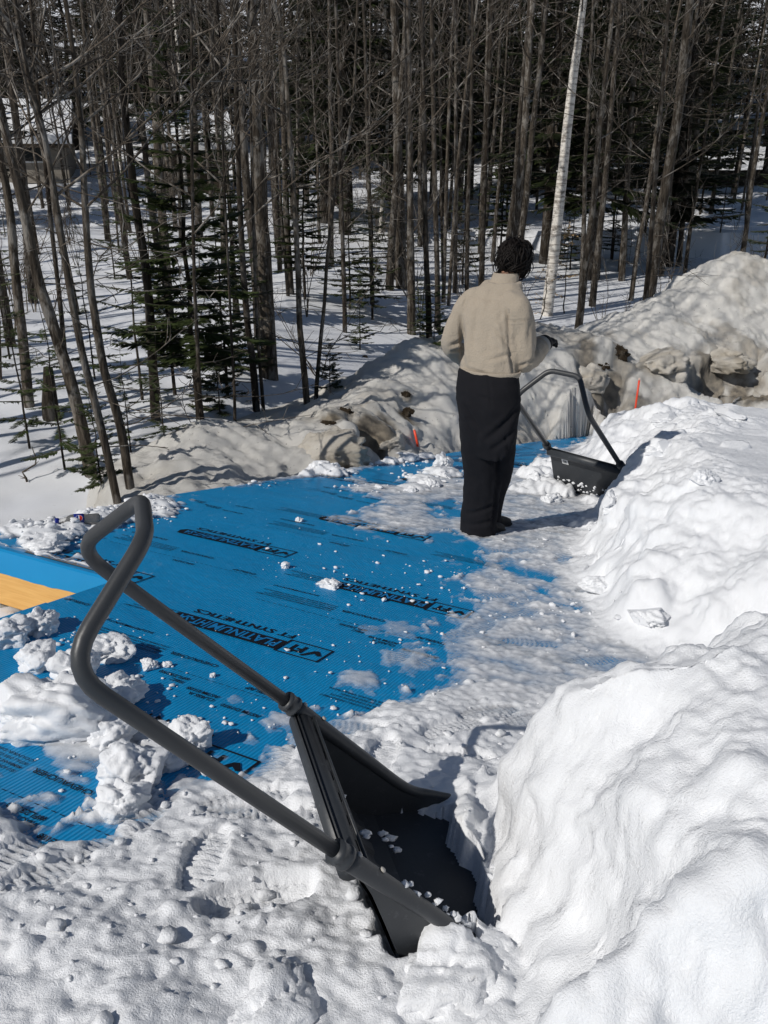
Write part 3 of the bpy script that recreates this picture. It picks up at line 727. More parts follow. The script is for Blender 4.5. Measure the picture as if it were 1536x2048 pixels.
# hand-sized lumps thrown about in the churned snow
for _k in range(260):
    cu = rs.uniform(-1.9, .0); cv = rs.uniform(.75, 2.6) if _k < 170 else rs.uniform(2.2, 5.5)
    if _k >= 170: cu = rs.uniform(-1.6, -.4)
    r = rs.choice([.008, .012, .017, .024, .036], p=[.36, .3, .2, .1, .04]) * rs.uniform(.8, 1.3) * (1.0 if _k < 170 else .8)
    j0, j1 = np.searchsorted(GU, [cu - r * 1.5, cu + r * 1.5]); i0, i1 = np.searchsorted(GV, [cv - r * 1.5, cv + r * 1.5])
    if i1 - i0 < 2 or j1 - j0 < 2: continue
    a = rs.uniform(0, 3.14); e = rs.uniform(.6, 1.0); du = su[i0:i1, j0:j1] - cu; dv = sv[i0:i1, j0:j1] - cv
    q = ((du * math.cos(a) + dv * math.sin(a)) / r) ** 2 + ((-du * math.sin(a) + dv * math.cos(a)) / (r * e)) ** 2
    base = np.median(ST[i0:i1, j0:j1])
    if base < .006 or base > .2: continue
    ST[i0:i1, j0:j1] = np.maximum(ST[i0:i1, j0:j1], np.where(q < 1, base - .3 * r + r * .95 * np.sqrt(np.clip(1 - q, 0, 1)), -1))
# scuffs: boot treads and the scoop's runner tracks pressed into the trodden snow
for _k in range(46):
    cu, cv = rs.uniform(-1.5, -.45), rs.uniform(1.0, 4.8)
    a = rs.uniform(-.9, .9) + 1.2; L, Wd = .14, .05
    j0, j1 = np.searchsorted(GU, [cu - .17, cu + .17]); i0, i1 = np.searchsorted(GV, [cv - .17, cv + .17])
    if i1 - i0 < 4 or j1 - j0 < 4: continue
    du = su[i0:i1, j0:j1] - cu; dv = sv[i0:i1, j0:j1] - cv
    p = du * math.cos(a) + dv * math.sin(a); s_ = -du * math.sin(a) + dv * math.cos(a)
    msk = sstep(1.0, .85, np.sqrt((p / L) ** 2 + (s_ / Wd) ** 2))
    cur = ST[i0:i1, j0:j1]; ok = (cur > .008) & (cur < .13)
    tread = .0045 * np.sin(p * 2 * math.pi / .020 + 2.5 * np.abs(s_) / Wd)
    ST[i0:i1, j0:j1] = np.where(ok, cur * (1 - .45 * msk) + msk * tread, cur)
# the snow fills the scoop's pan only in front: keep the pan free
SC1_C = np.array([-.1258, 1.4419, -1.1835]); SC1_W = np.array([.28390, -.95883, .00752]); SC1_Y = np.array([-.64761, -.18595, .73893]); SC1_Z = np.array([.70711, .21465, .67373])
_e1 = np.array([-.95885, -.28390, 0]); _e2 = np.array([0, 0, 1.0])
def sc1(e1, e2, s): return SC1_C + _e1 * e1 + _e2 * e2 + SC1_W * s * .246
_fp = [sc1(-.085, -.3, -1.02), sc1(-.085, -.3, 1.02), sc1(-.36, -.3, 1.04), sc1(-.36, -.3, -1.04)]
_fpuv = [(p @ RU, p @ RV) for p in _fp]
_pd = sdist(su, sv, _fpuv)
_pe = _pd + sstep(.10, .02, _pd) * (.035 * fbm(su * 8, sv * 8, 305, 3) - .012) * (su > -.75)
ST = np.where(_pe > 0, np.minimum(ST, .012), ST)
_wx = RU[0] * su + RV[0] * sv - RN[0] * H_ROOF; _wy = RU[1] * su + RV[1] * sv - RN[1] * H_ROOF
_ec = (_wx - SC1_C[0]) * _e1[0] + (_wy - SC1_C[1]) * _e1[1]      # along the pan, negative towards its mouth
_rm = .02 + 2.2 * -_pd + .03 * fbm(su * 9, sv * 9, 301, 3)
ST = np.where((_pd <= 0) & (_pd > -.03) & (_ec > -.24), np.minimum(ST, np.maximum(_rm, .008)), ST)
live = ST > -.003
keep = live[:-1, :-1] | live[1:, :-1] | live[:-1, 1:] | live[1:, 1:]
TH = ST.copy()
m, used = grid_mesh('roof_snow', su, sv, np.maximum(ST, -.012) + .004, keep)
roughen(m, [(3.0, .045, 12), (8, .021, 13), (19, .011, 14), (46, .006, 15), (100, .003, 16)], sstep(.0, .16, _DW.reshape(-1)[used]) * sstep(1.6, 1.1, _DW.reshape(-1)[used]) * (.35 + .65 * sstep(.06, .22, ST.reshape(-1)[used])))
add_attr(m, 'thick', TH.reshape(-1)[used])
m.materials.append(M['snow']); m.materials.append(M['thin_snow'])
_t = TH.reshape(-1)[used]; _lv = np.empty(len(m.polygons) * 4, np.int32); m.polygons.foreach_get('vertices', _lv)
m.polygons.foreach_set('material_index', (_t[_lv].reshape(-1, 4).min(1) < .026).astype(np.int32))
rsnow = obj('roof_snow', m, None); rsnow.matrix_world = ROOFM
tag(rsnow, 'trodden snow and uncut snow lying on the blue roof', None, None, 'structure')

# ================================================================== SNOW CHUNKS ON THE ROOF
def ico(sub):
    bm = bmesh.new(); bmesh.ops.create_icosphere(bm, subdivisions=sub, radius=1.0)
    V = np.array([v.co[:] for v in bm.verts]); F = np.array([[v.index for v in f.verts] for f in bm.faces]); bm.free(); return V, F
ICO4, ICO4F = ico(5); ICO2, ICO2F = ico(2)
def lump(seed, sharp=.5, tall=1.0):
    r = np.random.default_rng(seed); V = ICO4.copy()
    d = 1 + .42 * noise3(V, 1.1, seed) + .26 * noise3(V, 2.4, seed + 1) + .16 * noise3(V, 5, seed + 2) + .075 * noise3(V, 12, seed + 3) + .03 * noise3(V, 26, seed + 5)
    V = V * d[:, None]
    for _ in range(5):                                    # broken facets
        n = r.normal(size=3); n /= np.linalg.norm(n); c = r.uniform(.62, .9)
        k = V @ n; V -= np.outer(np.clip(k - c, 0, None) * sharp, n)
    V += .018 * noise3(V, 22, seed + 9)[:, None] * V
    V *= np.array([1.15, .95, .8 * tall]); V[:, 2] = np.where(V[:, 2] < -.45, -.45 + .15 * (V[:, 2] + .45), V[:, 2])
    return mesh_np('snow_chunk', V, ICO4F)
LUMPS = [lump(300 + 11 * k, .45) for k in range(9)]
for _m in LUMPS: _m.materials.append(M['snow'])
def chunk(px, py, r, label, k, squash=1.0, rot=0.0, lift=None):
    l = r * .42 * squash if lift is None else lift
    u, v = roof_uv(px, py, l)
    o = obj('snow_chunk', LUMPS[k % 9], None); o.location = uvl(u, v, l); o.scale = (r, r, r * squash)
    o.rotation_euler = (0, 0, rot); tag(o, label, 'snow chunk', 'snow chunks lying on the blue roof'); return o
CH = [(110, 1425, .150, 'largest flat topped snow chunk, below the bend of the near scoop handle', .9, .4),
      (82, 1246, .074, 'rounded snow chunk against the end of the wooden fascia board', 1.0, 1.9),
      (15, 1268, .080, 'snow chunk cut by the left picture edge below the fascia', 1.0, .7),
      (150, 1340, .078, 'snow chunk leaning on the back of the largest chunk', 1.05, 2.5),
      (215, 1300, .080, 'snow chunk inside the elbow of the near scoop handle', .95, 3.3),
      (235, 1385, .080, 'snow chunk directly beneath the near tube, right of the largest chunk', .8, 5.1),
      (222, 1475, .068, 'domed snow chunk in front of the largest chunk', .9, 1.2),
      (262, 1535, .088, 'bright snow chunk nearest the camera side of the heap, upper one', .9, 2.2),
      (243, 1608, .055, 'egg shaped snow chunk at the bottom end of the heap', 1.2, .3),
      (380, 1480, .055, 'upright snow chunk beyond the near tube with a long shadow', 1.3, 4.0),
      (345, 1515, .055, 'low snow chunk half hidden under the near tube', .8, .9),
      (172, 1300, .040, 'small snow chunk just right of the fascia chunk', 1.0, .2),
      (75, 1320, .065, 'snow chunk left of the largest chunk, touching it', .9, 4.4),
      (298, 1330, .03, 'fist sized snow lump at the right tip of the heap', .9, 2.0),
      (332, 1330, .016, 'little snow lump alone on the blue sheet between the two tubes', 1, 0),
      (570, 1132, .022, 'white snow lump alone in the middle of the blue sheet', 1.1, 1), (598, 1040, .024, 'lone snow lump on the blue sheet near the far edge', .9, 2),
      (660, 1168, .045, 'flat crumbling snow lump beside the second printed logo', .6, 3), (425, 1352, .012, 'tiny snow pebble by the printed lettering', 1, 2),
      (887, 927, .090, 'tall block of snow standing left of the person', 1.45, 1.3), (858, 968, .075, 'broken snow lump at the foot of the tall block', .8, 2.7), (822, 982, .05, 'small snow lump left of the broken lump by the person', .8, .6),
      (95, 1092, .085, 'snow lump sliding over the edge of the fascia', .7, .6), (200, 1035, .062, 'snow lump behind the end of the bottle', 1.0, 1.1), (640, 938, .085, 'snow heap lump on the far edge of the roof', .8, 2.9),
      (1075, 965, .10, 'soft snow lump against the left end of the far scoop pan', 1.0, 1.7), (1098, 1000, .07, 'snow lump under the left corner of the far scoop pan', .8, 4.2),
      (1140, 1620, .075, 'bright rounded snow lump between the near scoop and the tall bank', .9, .5), (1115, 1590, .05, 'shaded snow lump behind the rim of the near scoop', 1.0, 2.5), (1085, 1640, .06, 'snow lump fallen from the bank into the gap behind the near scoop', .9, 3.9),
      (900, 1960, .10, 'snow lump against the near lower corner of the near scoop', .85, .8), (1010, 1930, .06, 'snow lump below the tip of the near tube', .9, 2.1), (545, 2035, .075, 'snow lump at the bottom edge of the picture', .8, 1.4)]
for k, (px, py, r, lab, sq, ro) in enumerate(CH):
    lf = None
    if py > 1560 and px > 800: lf = .07
    if (px, py) == (545, 2035): lf = .07
    chunk(px, py, r, lab, k, sq, ro, lf)
o = obj('snow_drift', LUMPS[0], None); o.location = uvl(-3.45, 2.50, -.60); o.scale = (.75, .55, .42); tag(o, 'snow drifted against the wall below the fascia board', 'snow drift')
# broken blocks lying on the slopes of the uncut snow
BLOCK = [lump(520 + 17 * k, .97) for k in range(4)]
for _m in BLOCK: _m.materials.append(M['snow'])
def hit_roof(px, py):
    for l in np.arange(.9, 0, -.006):
        u, v = roof_uv(px, py, l); i, j = np.searchsorted(GV, v), np.searchsorted(GU, u)
        if 0 <= i < len(GV) and 0 <= j < len(GU) and ST[i, j] >= l: return u, v, l
    return (*roof_uv(px, py), 0.0)
for k, (px, py, r, sq, lab) in enumerate([(1315, 905, .10, .8, 'broken snow block on the crest of the bank right of the far scoop'), (1225, 1010, .09, .9, 'snow block at the foot of the bank just right of the far scoop pan'), (1195, 1175, .07, .8, 'snow block at the lower left foot of the middle bank'),
                                          (1290, 1235, .08, .7, 'snow block low on the middle bank above the gap'), (1330, 840, .14, .35, 'thin crust slab lifted on the flat snow behind the crest'), (1470, 835, .20, .3, 'long thin crust slab lying on the flat snow at the right edge'),
                                          (1405, 960, .06, .9, 'small snow block by itself on the flat snow')]):
    u, v, l = hit_roof(px, py); o = obj('snow_chunk', BLOCK[k % 4], None); o.location = uvl(u, v, l + r * sq * .05); o.scale = (r, r, r * sq); o.rotation_euler = (.15 * (k % 3), -.12, k * 1.7); tag(o, lab, 'snow chunk', 'broken blocks on the snow banks')
# loose crumbs: nobody could count them
def crumbs():
    r = np.random.default_rng(8); V = []; F = []; n = 0
    def put(u, v, l, s):
        nonlocal n
        P = ICO2 * (1 + .55 * noise3(ICO2 + r.uniform(0, 50, 3), 1.5, 3))[:, None] * s * np.array([1, r.uniform(.5, 1), r.uniform(.3, .75)])
        a = r.uniform(0, 6.28); c, s_ = math.cos(a), math.sin(a); P = P @ np.array([[c, -s_, 0], [s_, c, 0], [0, 0, 1]])
        V.append(P + np.array([u, v, l + s * .4])); F.append(ICO2F + n); n += len(P)
    def lift_at(u, v):
        i = min(max(np.searchsorted(GV, v), 0), len(GV) - 1); j = min(max(np.searchsorted(GU, u), 0), len(GU) - 1); return max(float(ST[i, j]), 0.0) + .003
    def spray(px, py, spread, count, lo, hi):
        cu, cv = roof_uv(px, py)
        for _ in range(count):
            u, v = cu + r.normal() * spread, cv + r.normal() * spread
            if not inside(np.array(u), np.array(v), ROOF_POLY) or lift_at(u, v) > .16: continue
            put(u, v, lift_at(u, v), lo * (hi / lo) ** (r.random() ** 2.2))
    for px, py, sp, c in [(90, 1070, .14, 60), (160, 1055, .14, 60), (240, 1035, .12, 50), (300, 1010, .10, 45), (320, 1035, .08, 18), (520, 968, .10, 9), (610, 945, .09, 40), (660, 945, .10, 40), (790, 925, .16, 60), (850, 955, .14, 50), (725, 980, .12, 20)]:
        spray(px, py, sp, c, .006, .034)
    for px, py, sp, c in [(200, 1400, .16, 60), (260, 1500, .13, 50), (150, 1280, .12, 40), (340, 1330, .2, 14), (700, 1330, .22, 24), (830, 1180, .25, 34), (900, 1150, .2, 34), (640, 1150, .12, 12), (590, 1130, .14, 8), (560, 1450, .12, 20), (500, 1300, .5, 14), (700, 1080, .3, 14)]:
        spray(px, py, sp, c, .003, .013)
    for px, py, sp, c in [(1150, 1230, .25, 36), (1150, 1100, .2, 30), (1000, 1250, .35, 36), (950, 1500, .25, 30), (1150, 1560, .10, 40), (1090, 1620, .10, 30)]:
        spray(px, py, sp, c, .004, .02)
    for px, py, sp, c in [(300, 1850, .25, 36), (600, 1900, .25, 36), (100, 1950, .2, 20), (1000, 1980, .12, 14)]:
        spray(px, py, sp, c, .005, .022)
    for _ in range(160):                                      # frost grains on the blue sheet
        u, v = r.uniform(-3.6, -1.1), r.uniform(1.5, 5.5)
        if inside(np.array(u), np.array(v), ROOF_POLY): put(u, v, lift_at(u, v), r.uniform(.0010, .0026))
    m = mesh_np('snow_crumbs', np.concatenate(V), np.concatenate(F)); m.materials.append(M['snow'])
    o = obj('snow_crumbs', m, None); o.matrix_world = ROOFM; tag(o, 'loose snow crumbs strewn over the blue roof', None, None, 'stuff')
crumbs()

# ================================================================== SNOW SCOOPS
def ab(e1, e2): return (e1 * .67375 + e2 * .73896, -e1 * .73896 + e2 * .67375)
def fillet(P, rads, per=7):
    P = [np.array(p, float) for p in P]; out = [P[0]]
    for i in range(1, len(P) - 1):
        a, b, c = P[i - 1], P[i], P[i + 1]; d1 = a - b; d2 = c - b; r = rads[i - 1]
        p0 = b + d1 / np.linalg.norm(d1) * r; p2 = b + d2 / np.linalg.norm(d2) * r
        for t in np.linspace(0, 1, per): out.append((1 - t) ** 2 * p0 + 2 * t * (1 - t) * b + t * t * p2)
    out.append(P[-1]); return np.array(out)
def make_scoop(label):
    root = empty('snow_scoop', (0, 0, 0)); tag(root, label, 'snow scoop', 'snow scoops')
    w, wb, wk = .492, .464, .188; hw = w / 2
    mb = MB()
    path = [(hw, -.02, 0), (wb / 2, .652, 0), (wk / 2, .664, .198), (-wk / 2, .664, .198), (-wb / 2, .652, 0), (-hw, -.02, 0)]
    mb.tube(fillet(path, [.075, .040, .040, .075]), .0148, 14); h = mb.build('handle', M['tube'], root)
    PR = [(.012, .012), (-.004, -.02), (-.035, -.09), (-.060, -.17), (-.082, -.245), (-.100, -.292), (-.130, -.326), (-.175, -.342), (-.25, -.352), (-.34, -.363), (-.44, -.380), (-.50, -.392)]
    TOP = [(.012, .012), (-.05, -.055), (-.12, -.13), (-.19, -.205), (-.262, -.282), (-.31, -.312), (-.37, -.338), (-.44, -.362), (-.50, -.383)]
    # shell: outer and inner skin
    nx = 13; V = []; th = .007
    xs = np.linspace(-hw, hw, nx)
    def skin(off):
        rows = []
        P = np.array(PR); T = np.gradient(P, axis=0); T /= np.linalg.norm(T, axis=1)[:, None]; Nn = np.stack([T[:, 1], -T[:, 0]], 1)
        for p, nn in zip(P, Nn):
            q = p - nn * off
            for x in xs * (1 - off / hw * (1 if off else 0)):
                a, b = ab(*q); rows.append((x, a, b))
        return rows
    mb = MB(); k = len(PR)
    o_, i_ = skin(0), skin(th); mb.add(o_ + i_, [(i * nx + j, (i + 1) * nx + j, (i + 1) * nx + j + 1, i * nx + j + 1) for i in range(k - 1) for j in range(nx - 1)] +
           [(k * nx + i * nx + j, k * nx + i * nx + j + 1, k * nx + (i + 1) * nx + j + 1, k * nx + (i + 1) * nx + j) for i in range(k - 1) for j in range(nx - 1)])
    for s in (-1, 1):                                              # cheeks
        for x in (s * hw, s * (hw - th)):
            ring = [(x, *ab(*p)) for p in PR] + [(x, *ab(*p)) for p in TOP[::-1][:-1]]
            mb.add(ring, [tuple(range(len(ring)))])
        rim = [(x_, *ab(*p)) for p in TOP for x_ in (s * hw, s * (hw - th))]
        mb.add(rim, [(2 * i, 2 * i + 1, 2 * i + 3, 2 * i + 2) for i in range(len(TOP) - 1)])
    pan = mb.build('pan', M['plastic'], root, smooth=False)
    for p in pan.data.polygons: p.use_smooth = False
    for s in (-1, 1):                                              # moulded channels along the cheeks, ring collars at their upper ends
        mb = MB(); q = [(s * (hw + .002), *ab(*p)) for p in [(.02, .022), (-.06, -.066), (-.16, -.175), (-.262, -.284), (-.33, -.32), (-.40, -.35)]]
        mb.tube(bez(q, 20), np.linspace(.0205, .009, 21), 12); mb.build('channel', M['plastic'], root)
        mb = MB(); c0 = np.array([s * (hw + .001), 0.02, 0]); mb.tube([c0, c0 + (0, .006, 0), c0 + (0, .008, 0), c0 + (0, .022, 0), c0 + (0, .024, 0), c0 + (0, .032, 0)], [.0245, .025, .0228, .0228, .0245, .0235], 16); mb.build('collar', M['plastic'], root)
    for s in (-1, 1):
        for dy in (.005, -.06):
            mb = MB(); mb.lathe([(.0062, 0), (.0062, .003), (.004, .005)], 8, off=(s * (hw + .002), dy, .019)); mb.build('bolt', M['cuff_stripe'], root)
    mb = MB(); mb.tube([(-hw + .004, *ab(.004, -.020)), (hw - .004, *ab(.004, -.020))], .026, 14, flat=1.0); mb.build('top_rail', M['plastic'], root)
    mb = MB(); mb.tube([(-hw + .01, *ab(-.028, -.012)), (hw - .01, *ab(-.028, -.012))], .0035, 6); mb.build('rail_lip', M['plastic'], root)
    for x in (-.19, -.115, -.04, .035, .11, .185):                 # ribs pressed into the outside of the back
        mb = MB(); P = np.array(PR[2:7]); T = np.gradient(P, axis=0); T /= np.linalg.norm(T, axis=1)[:, None]; Nn = np.stack([T[:, 1], -T[:, 0]], 1)
        V = []
        for p, nn in zip(P, Nn):
            for dx, off in ((-.022, -.001), (-.015, .008), (.015, .008), (.022, -.001)): V.append((x + dx, *ab(*(p + nn * off))))
        mb.add(V, [(i * 4 + j, i * 4 + j + 1, (i + 1) * 4 + j + 1, (i + 1) * 4 + j) for i in range(4) for j in range(3)]); mb.build('rib', M['plastic'], root, smooth=False)
    return root
def pose(root, X, Y, Z, loc, s=1.0):
    m = Matrix(((X[0] * s, Y[0] * s, Z[0] * s, loc[0]), (X[1] * s, Y[1] * s, Z[1] * s, loc[1]), (X[2] * s, Y[2] * s, Z[2] * s, loc[2] + CZ), (0, 0, 0, 1))); root.matrix_world = m
scoop = make_scoop('large dark grey snow scoop in the foreground, its pan pushed into the tall bank')
pose(scoop, -SC1_W, SC1_Y, SC1_Z, SC1_C)
scoop2 = copy_tree(scoop); scoop2['label'] = 'dark grey snow scoop in front of the person, back of its pan towards the camera'
R2 = np.array([[-.7619, -.4732, .4422], [.6466, -.5958, .4764], [.038, .6489, .7599]])
pose(scoop2, R2[:, 0], R2[:, 1], R2[:, 2], (1.5405, 6.222, -2.0598), 1.272)
# white paper sticker on the far scoop's back, with a small code of bars
_p = np.array([-.022, -.055]); 
mb = MB(); sx = .135
V = [(sx + dx, *ab(*(np.array([-.014, -.045]) * (1 - t) + np.array([-.034, -.088]) * t + np.array([.011, -.004])))) for dx, t in ((-.022, 0), (.022, 0), (.022, 1), (-.022, 1))]
mb.add(V, [(0, 1, 2, 3)]); st_ = mb.build('sticker', M['white'], scoop2, smooth=False)
for dx in (-.009, -.003, .004, .010):
    mb = MB(); V = [(sx + dx + ddx, *ab(*(np.array([-.014, -.045]) * (1 - t) + np.array([-.034, -.088]) * t + np.array([.0125, -.0045])))) for ddx, t in ((-.0016, .25), (.0016, .25), (.0016, .75), (-.0016, .75))]
    mb.add(V, [(0, 1, 2, 3)]); mb.build('printed_bar', M['ink'], st_, smooth=False)
# snow stuck in and on the scoops
def stuck():
    r = np.random.default_rng(3); V = []; F = []; n = 0
    def put(P, s, fl=(1, 1, .5)):
        nonlocal n
        Q = ICO2 * (1 + .7 * noise3(ICO2 + r.uniform(0, 50, 3), 1.8, 3))[:, None] * s * np.array(fl); V.append(Q + np.array(P)); F.append(ICO2F + n); n += len(Q)
    for _ in range(14):                                         # near pan, inside back and along the channel
        t = r.random(); q = np.array([-.06, -.17]) * (1 - t) + np.array([-.19, -.34]) * t
        x = r.choice([-.12, .02, .06]) + r.normal() * .04; x = min(max(x, -.2), .2)
        p = SC1_C + SC1_W * -x + _e1 * (q[0] - .008) + _e2 * (q[1] + .008); put(p + CAM, r.uniform(.004, .010), (1.5, 1.2, .4))
    for _ in range(16):
        t = r.uniform(.45, .95) ** 1.2; q = np.array([.02, .022]) * (1 - t) + np.array([-.262, -.284]) * t
        p = SC1_C + SC1_W * .24 + _e1 * q[0] + _e2 * (q[1] + .022); put(p + CAM + r.normal(size=3) * .006, r.uniform(.003, .011))
    for _ in range(60):                                         # far pan, outside low
        t = r.uniform(.55, 1.0); q = np.array([-.035, -.09]) * (1 - t) + np.array([-.10, -.30]) * t; x = r.uniform(-.24, .22)
        if r.random() < .35: x = r.uniform(-.24, -.1)
        y_, z_ = ab(q[0] + .006, q[1] - .002); p = R2 @ (np.array([x, y_, z_]) * 1.272) + np.array([1.5405, 6.222, -2.0598]); put(p + CAM, r.uniform(.005, .018), (1, .6, .8))
    m = mesh_np('snow_flecks', np.concatenate(V), np.concatenate(F)); m.materials.append(M['snow']); tag(obj('snow_flecks', m, None), 'snow flecks stuck to the scoops', None, None, 'stuff')
stuck()

# ================================================================== BOTTLE, STAKES
def make_bottle():
    p0, p1 = roof_uv(113, 1046, .045), roof_uv(191, 1043, .045)
    a, b = uvl(*p0, .055), uvl(*p1, .055); d = b - a; L = float(np.linalg.norm(d)); L = .235; d /= np.linalg.norm(d)
    root = empty('drink_bottle', a); root.rotation_euler = Vector(d).to_track_quat('Z', 'Y').to_euler()
    tag(root, 'cola bottle with blue label and blue cap lying on snow at the roof edge', 'bottle')
    s = 1.12
    mb = MB(); mb.lathe([(.0105 * s, .010), (.0125 * s, .022), (.013 * s, .028), (.020 * s, .050), (.029 * s, .072), (.0325 * s, .090), (.0325 * s, .140), (.030 * s, .156), (.0315 * s, .185), (.033 * s, .210), (.032 * s, .222), (.024 * s, .230)], 28); bd = mb.build('bottle_body', M['bottle'], root)
    mb = MB(); mb.lathe([(.004 * s, .052), (.019 * s, .058), (.0265 * s, .074), (.0305 * s, .092), (.0305 * s, .140), (.0285 * s, .156), (.030 * s, .185), (.031 * s, .208), (.028 * s, .224)], 24); mb.build('cola', M['cola'], bd)
    mb = MB(); mb.lathe([(.0328 * s, .088), (.0338 * s, .089), (.0338 * s, .139), (.0328 * s, .140)], 28); sl = mb.build('label_sleeve', M['sleeve'], root)
    mb = MB(); mb.lathe([(.0145 * s, -.008), (.016 * s, -.006), (.016 * s, .011), (.0145 * s, .012)], 18); mb.build('cap', M['cap'], root)
    # round red, white and blue emblem facing the camera
    inv = root.matrix_basis.to_3x3().inverted(); cdir = inv @ (Vector((0, 0, CZ)) - Vector(a)); ca = math.atan2(cdir.y, cdir.x) - .35
    for nm, r0, mat, lo, hi, off in [('emblem', .0185, 'white', -1, 1, .0010), ('emblem_red', .0165, 'red', .12, 1, .0016), ('emblem_blue', .0165, 'cap', -1, -.3, .0016)]:
        V = []; F = []
        N_ = 26
        pts = [(x, y) for x, y in [(r0 * math.cos(t), r0 * math.sin(t)) for t in np.linspace(0, 2 * math.pi, N_, endpoint=False)]]
        pts = [(x, min(max(y, lo * r0), hi * r0)) for x, y in pts]
        for x, y in pts:
            th = ca + x / .0338 / s; R_ = .0338 * s + off; V.append((R_ * math.cos(th), R_ * math.sin(th), .114 + y))
        th = ca; V.append(((.0338 * s + off + .0004) * math.cos(th), (.0338 * s + off + .0004) * math.sin(th), .114 + (lo + hi) / 2 * r0))
        F = [(i, (i + 1) % N_, N_) for i in range(N_)]
        obj(nm, mesh_np(nm, V, F, False), M[mat], sl)
make_bottle()
def stake(base, top, label):
    root = empty('marker_stake', base); tag(root, label, 'stake', 'orange marker stakes')
    d = np.array(top) - np.array(base); a = math.atan2(d[1], d[0])
    mb = MB(); mb.tube([(0, 0, -.25), d * .5, d * .96], .0125, 8); mb.build('rod', M['stake'], root)
    mb = MB(); mb.tube([d * .965, d * 1.0, d * 1.01], [.011, .010, .003], 8); mb.build('tip', M['stake_tip'], root)
_b = uvl(*roof_uv(840, 903)); _yb = _b[1] + .06
stake(at_y(841, 912, _yb), at_y(828, 858, _yb), 'orange stake on the left, poking up past the roof edge left of the person')
stake(at_y(1266, 850, 10.0), at_y(1279, 757, 10.0), 'orange stake on the right, standing behind the far end of the uncut snow')
# frozen blocks standing out of the bank
for k, (px, py, r, sq, lab) in enumerate([(668, 905, .24, 1.1, 'round frozen snow boulder at the foot of the bank left of the stake'), (785, 885, .15, .8, 'tan snow block low on the bank right of the boulder'),
                                          (1175, 770, .24, .9, 'angular snow block right of the far scoop handle'), (1320, 735, .34, .9, 'tan overhanging block at the foot of the big pile'), (1440, 738, .36, .8, 'grey broken block at the foot of the big pile')]):
    P = hit_ground(px, py); o = obj('snow_block', lump(700 + 13 * k, .8), M['bank_block']); o.location = P - np.array([0, 0, r * .12]); o.scale = (r, r, r * sq); o.rotation_euler = (0, 0, k * 1.3); tag(o, lab, 'snow block', 'frozen blocks in the plowed bank')
# clods of dirt in the bank
for k, (px, py, r, lab) in enumerate([(690, 838, .085, 'dark dirt clod on the shoulder of the bank, upper left one'), (660, 858, .10, 'brown dirt clod low on the left shoulder of the bank'), (815, 832, .065, 'dark dirt clod left of the person, lower of two'), (812, 792, .055, 'dark dirt clod left of the person, upper of two'),
                                      (690, 850, .06, 'dark clod beside the round white snow boulder'), (730, 715, .05, 'small dark clod on the crest of the bank'), (1235, 728, .16, 'dirt clod in the hollow above the far scoop handle'), (1200, 770, .10, 'small brown clod right of the far scoop handle')]):
    P = hit_ground(px, py); V = ICO4 * (1 + .5 * noise3(ICO4 + k * 7.1, 1.4, 9) + .22 * noise3(ICO4 + k * 3.3, 4, 11) + .14 * noise3(ICO4 + k, 9, 12))[:, None] * r * .72 * np.array([1.2, .6, .9])
    m = mesh_np('dirt_clod', V, ICO4F, False); o = obj('dirt_clod', m, M['dirt']); o.location = P; tag(o, lab, 'dirt clod', 'dirt clods frozen into the bank')

# ================================================================== THE PERSON
def remesh(mb, vox, smooth=2, name='part'):
    m = mb.mesh(name); o = bpy.data.objects.new(name, m); COL.objects.link(o)
    md = o.modifiers.new('remesh', 'REMESH'); md.mode = 'VOXEL'; md.voxel_size = vox
    if smooth:
        sm = o.modifiers.new('smooth', 'SMOOTH'); sm.iterations = smooth; sm.factor = .5
    dg = bpy.context.evaluated_depsgraph_get(); r = bpy.data.meshes.new_from_object(o.evaluated_get(dg))
    bpy.data.objects.remove(o); bpy.data.meshes.remove(m)
    r.polygons.foreach_set('use_smooth', np.ones(len(r.polygons), bool)); r.name = name; r.materials.clear(); return r
def verts(m):
    V = np.empty(len(m.vertices) * 3, np.float32); m.vertices.foreach_get('co', V); return V.reshape(-1, 3)
def normals(m):
    V = np.empty(len(m.vertices) * 3, np.float32); m.vertices.foreach_get('normal', V); return V.reshape(-1, 3)
def setv(m, V): m.vertices.foreach_set('co', np.asarray(V, np.float32).ravel()); m.update()
PF = uvl(*roof_uv(958, 1068)); PY = float(PF[1])
person = empty('person', PF); tag(person, 'dark haired person in beige fleece and black trousers, seen from behind beside the far scoop', 'person')
FACE = rad(35); FD = np.array([math.sin(FACE), math.cos(FACE), 0]); LT = np.array([math.cos(FACE), -math.sin(FACE), 0])
def pp(px, py, dy=0.0): return at_y(px, py, PY + dy) - PF
def ringed(mb, rings, k=28, ex=2.3):
    """rings: (centre, half width, half depth); stacked closed tube"""
    a = np.arange(k) * 2 * math.pi / k; V = []
    for c, hw_, hd in rings:
        ca, sa = np.cos(a), np.sin(a)
        x = np.sign(ca) * np.abs(ca) ** (2 / ex) * hw_; y = np.sign(sa) * np.abs(sa) ** (2 / ex) * hd
        V.append(np.asarray(c) + x[:, None] * LT + y[:, None] * FD)
    n = len(rings); F = [(i * k + j, (i + 1) * k + j, (i + 1) * k + (j + 1) % k, i * k + (j + 1) % k) for i in range(n - 1) for j in range(k)]
    F += [tuple(range(k)), tuple((n - 1) * k + j for j in range(k))[::-1]]
    mb.add(np.concatenate(V), F)
def band(py, xl, xr, dy, depth=.64):
    a, b = pp(xl, py, dy), pp(xr, py, dy); hw_ = np.linalg.norm(b - a) / 2 / math.sqrt(math.cos(FACE) ** 2 + depth ** 2 * math.sin(FACE) ** 2)
    return ((a + b) / 2, hw_, hw_ * depth)
lean = lambda py: .20 * (745 - py) / 225.0
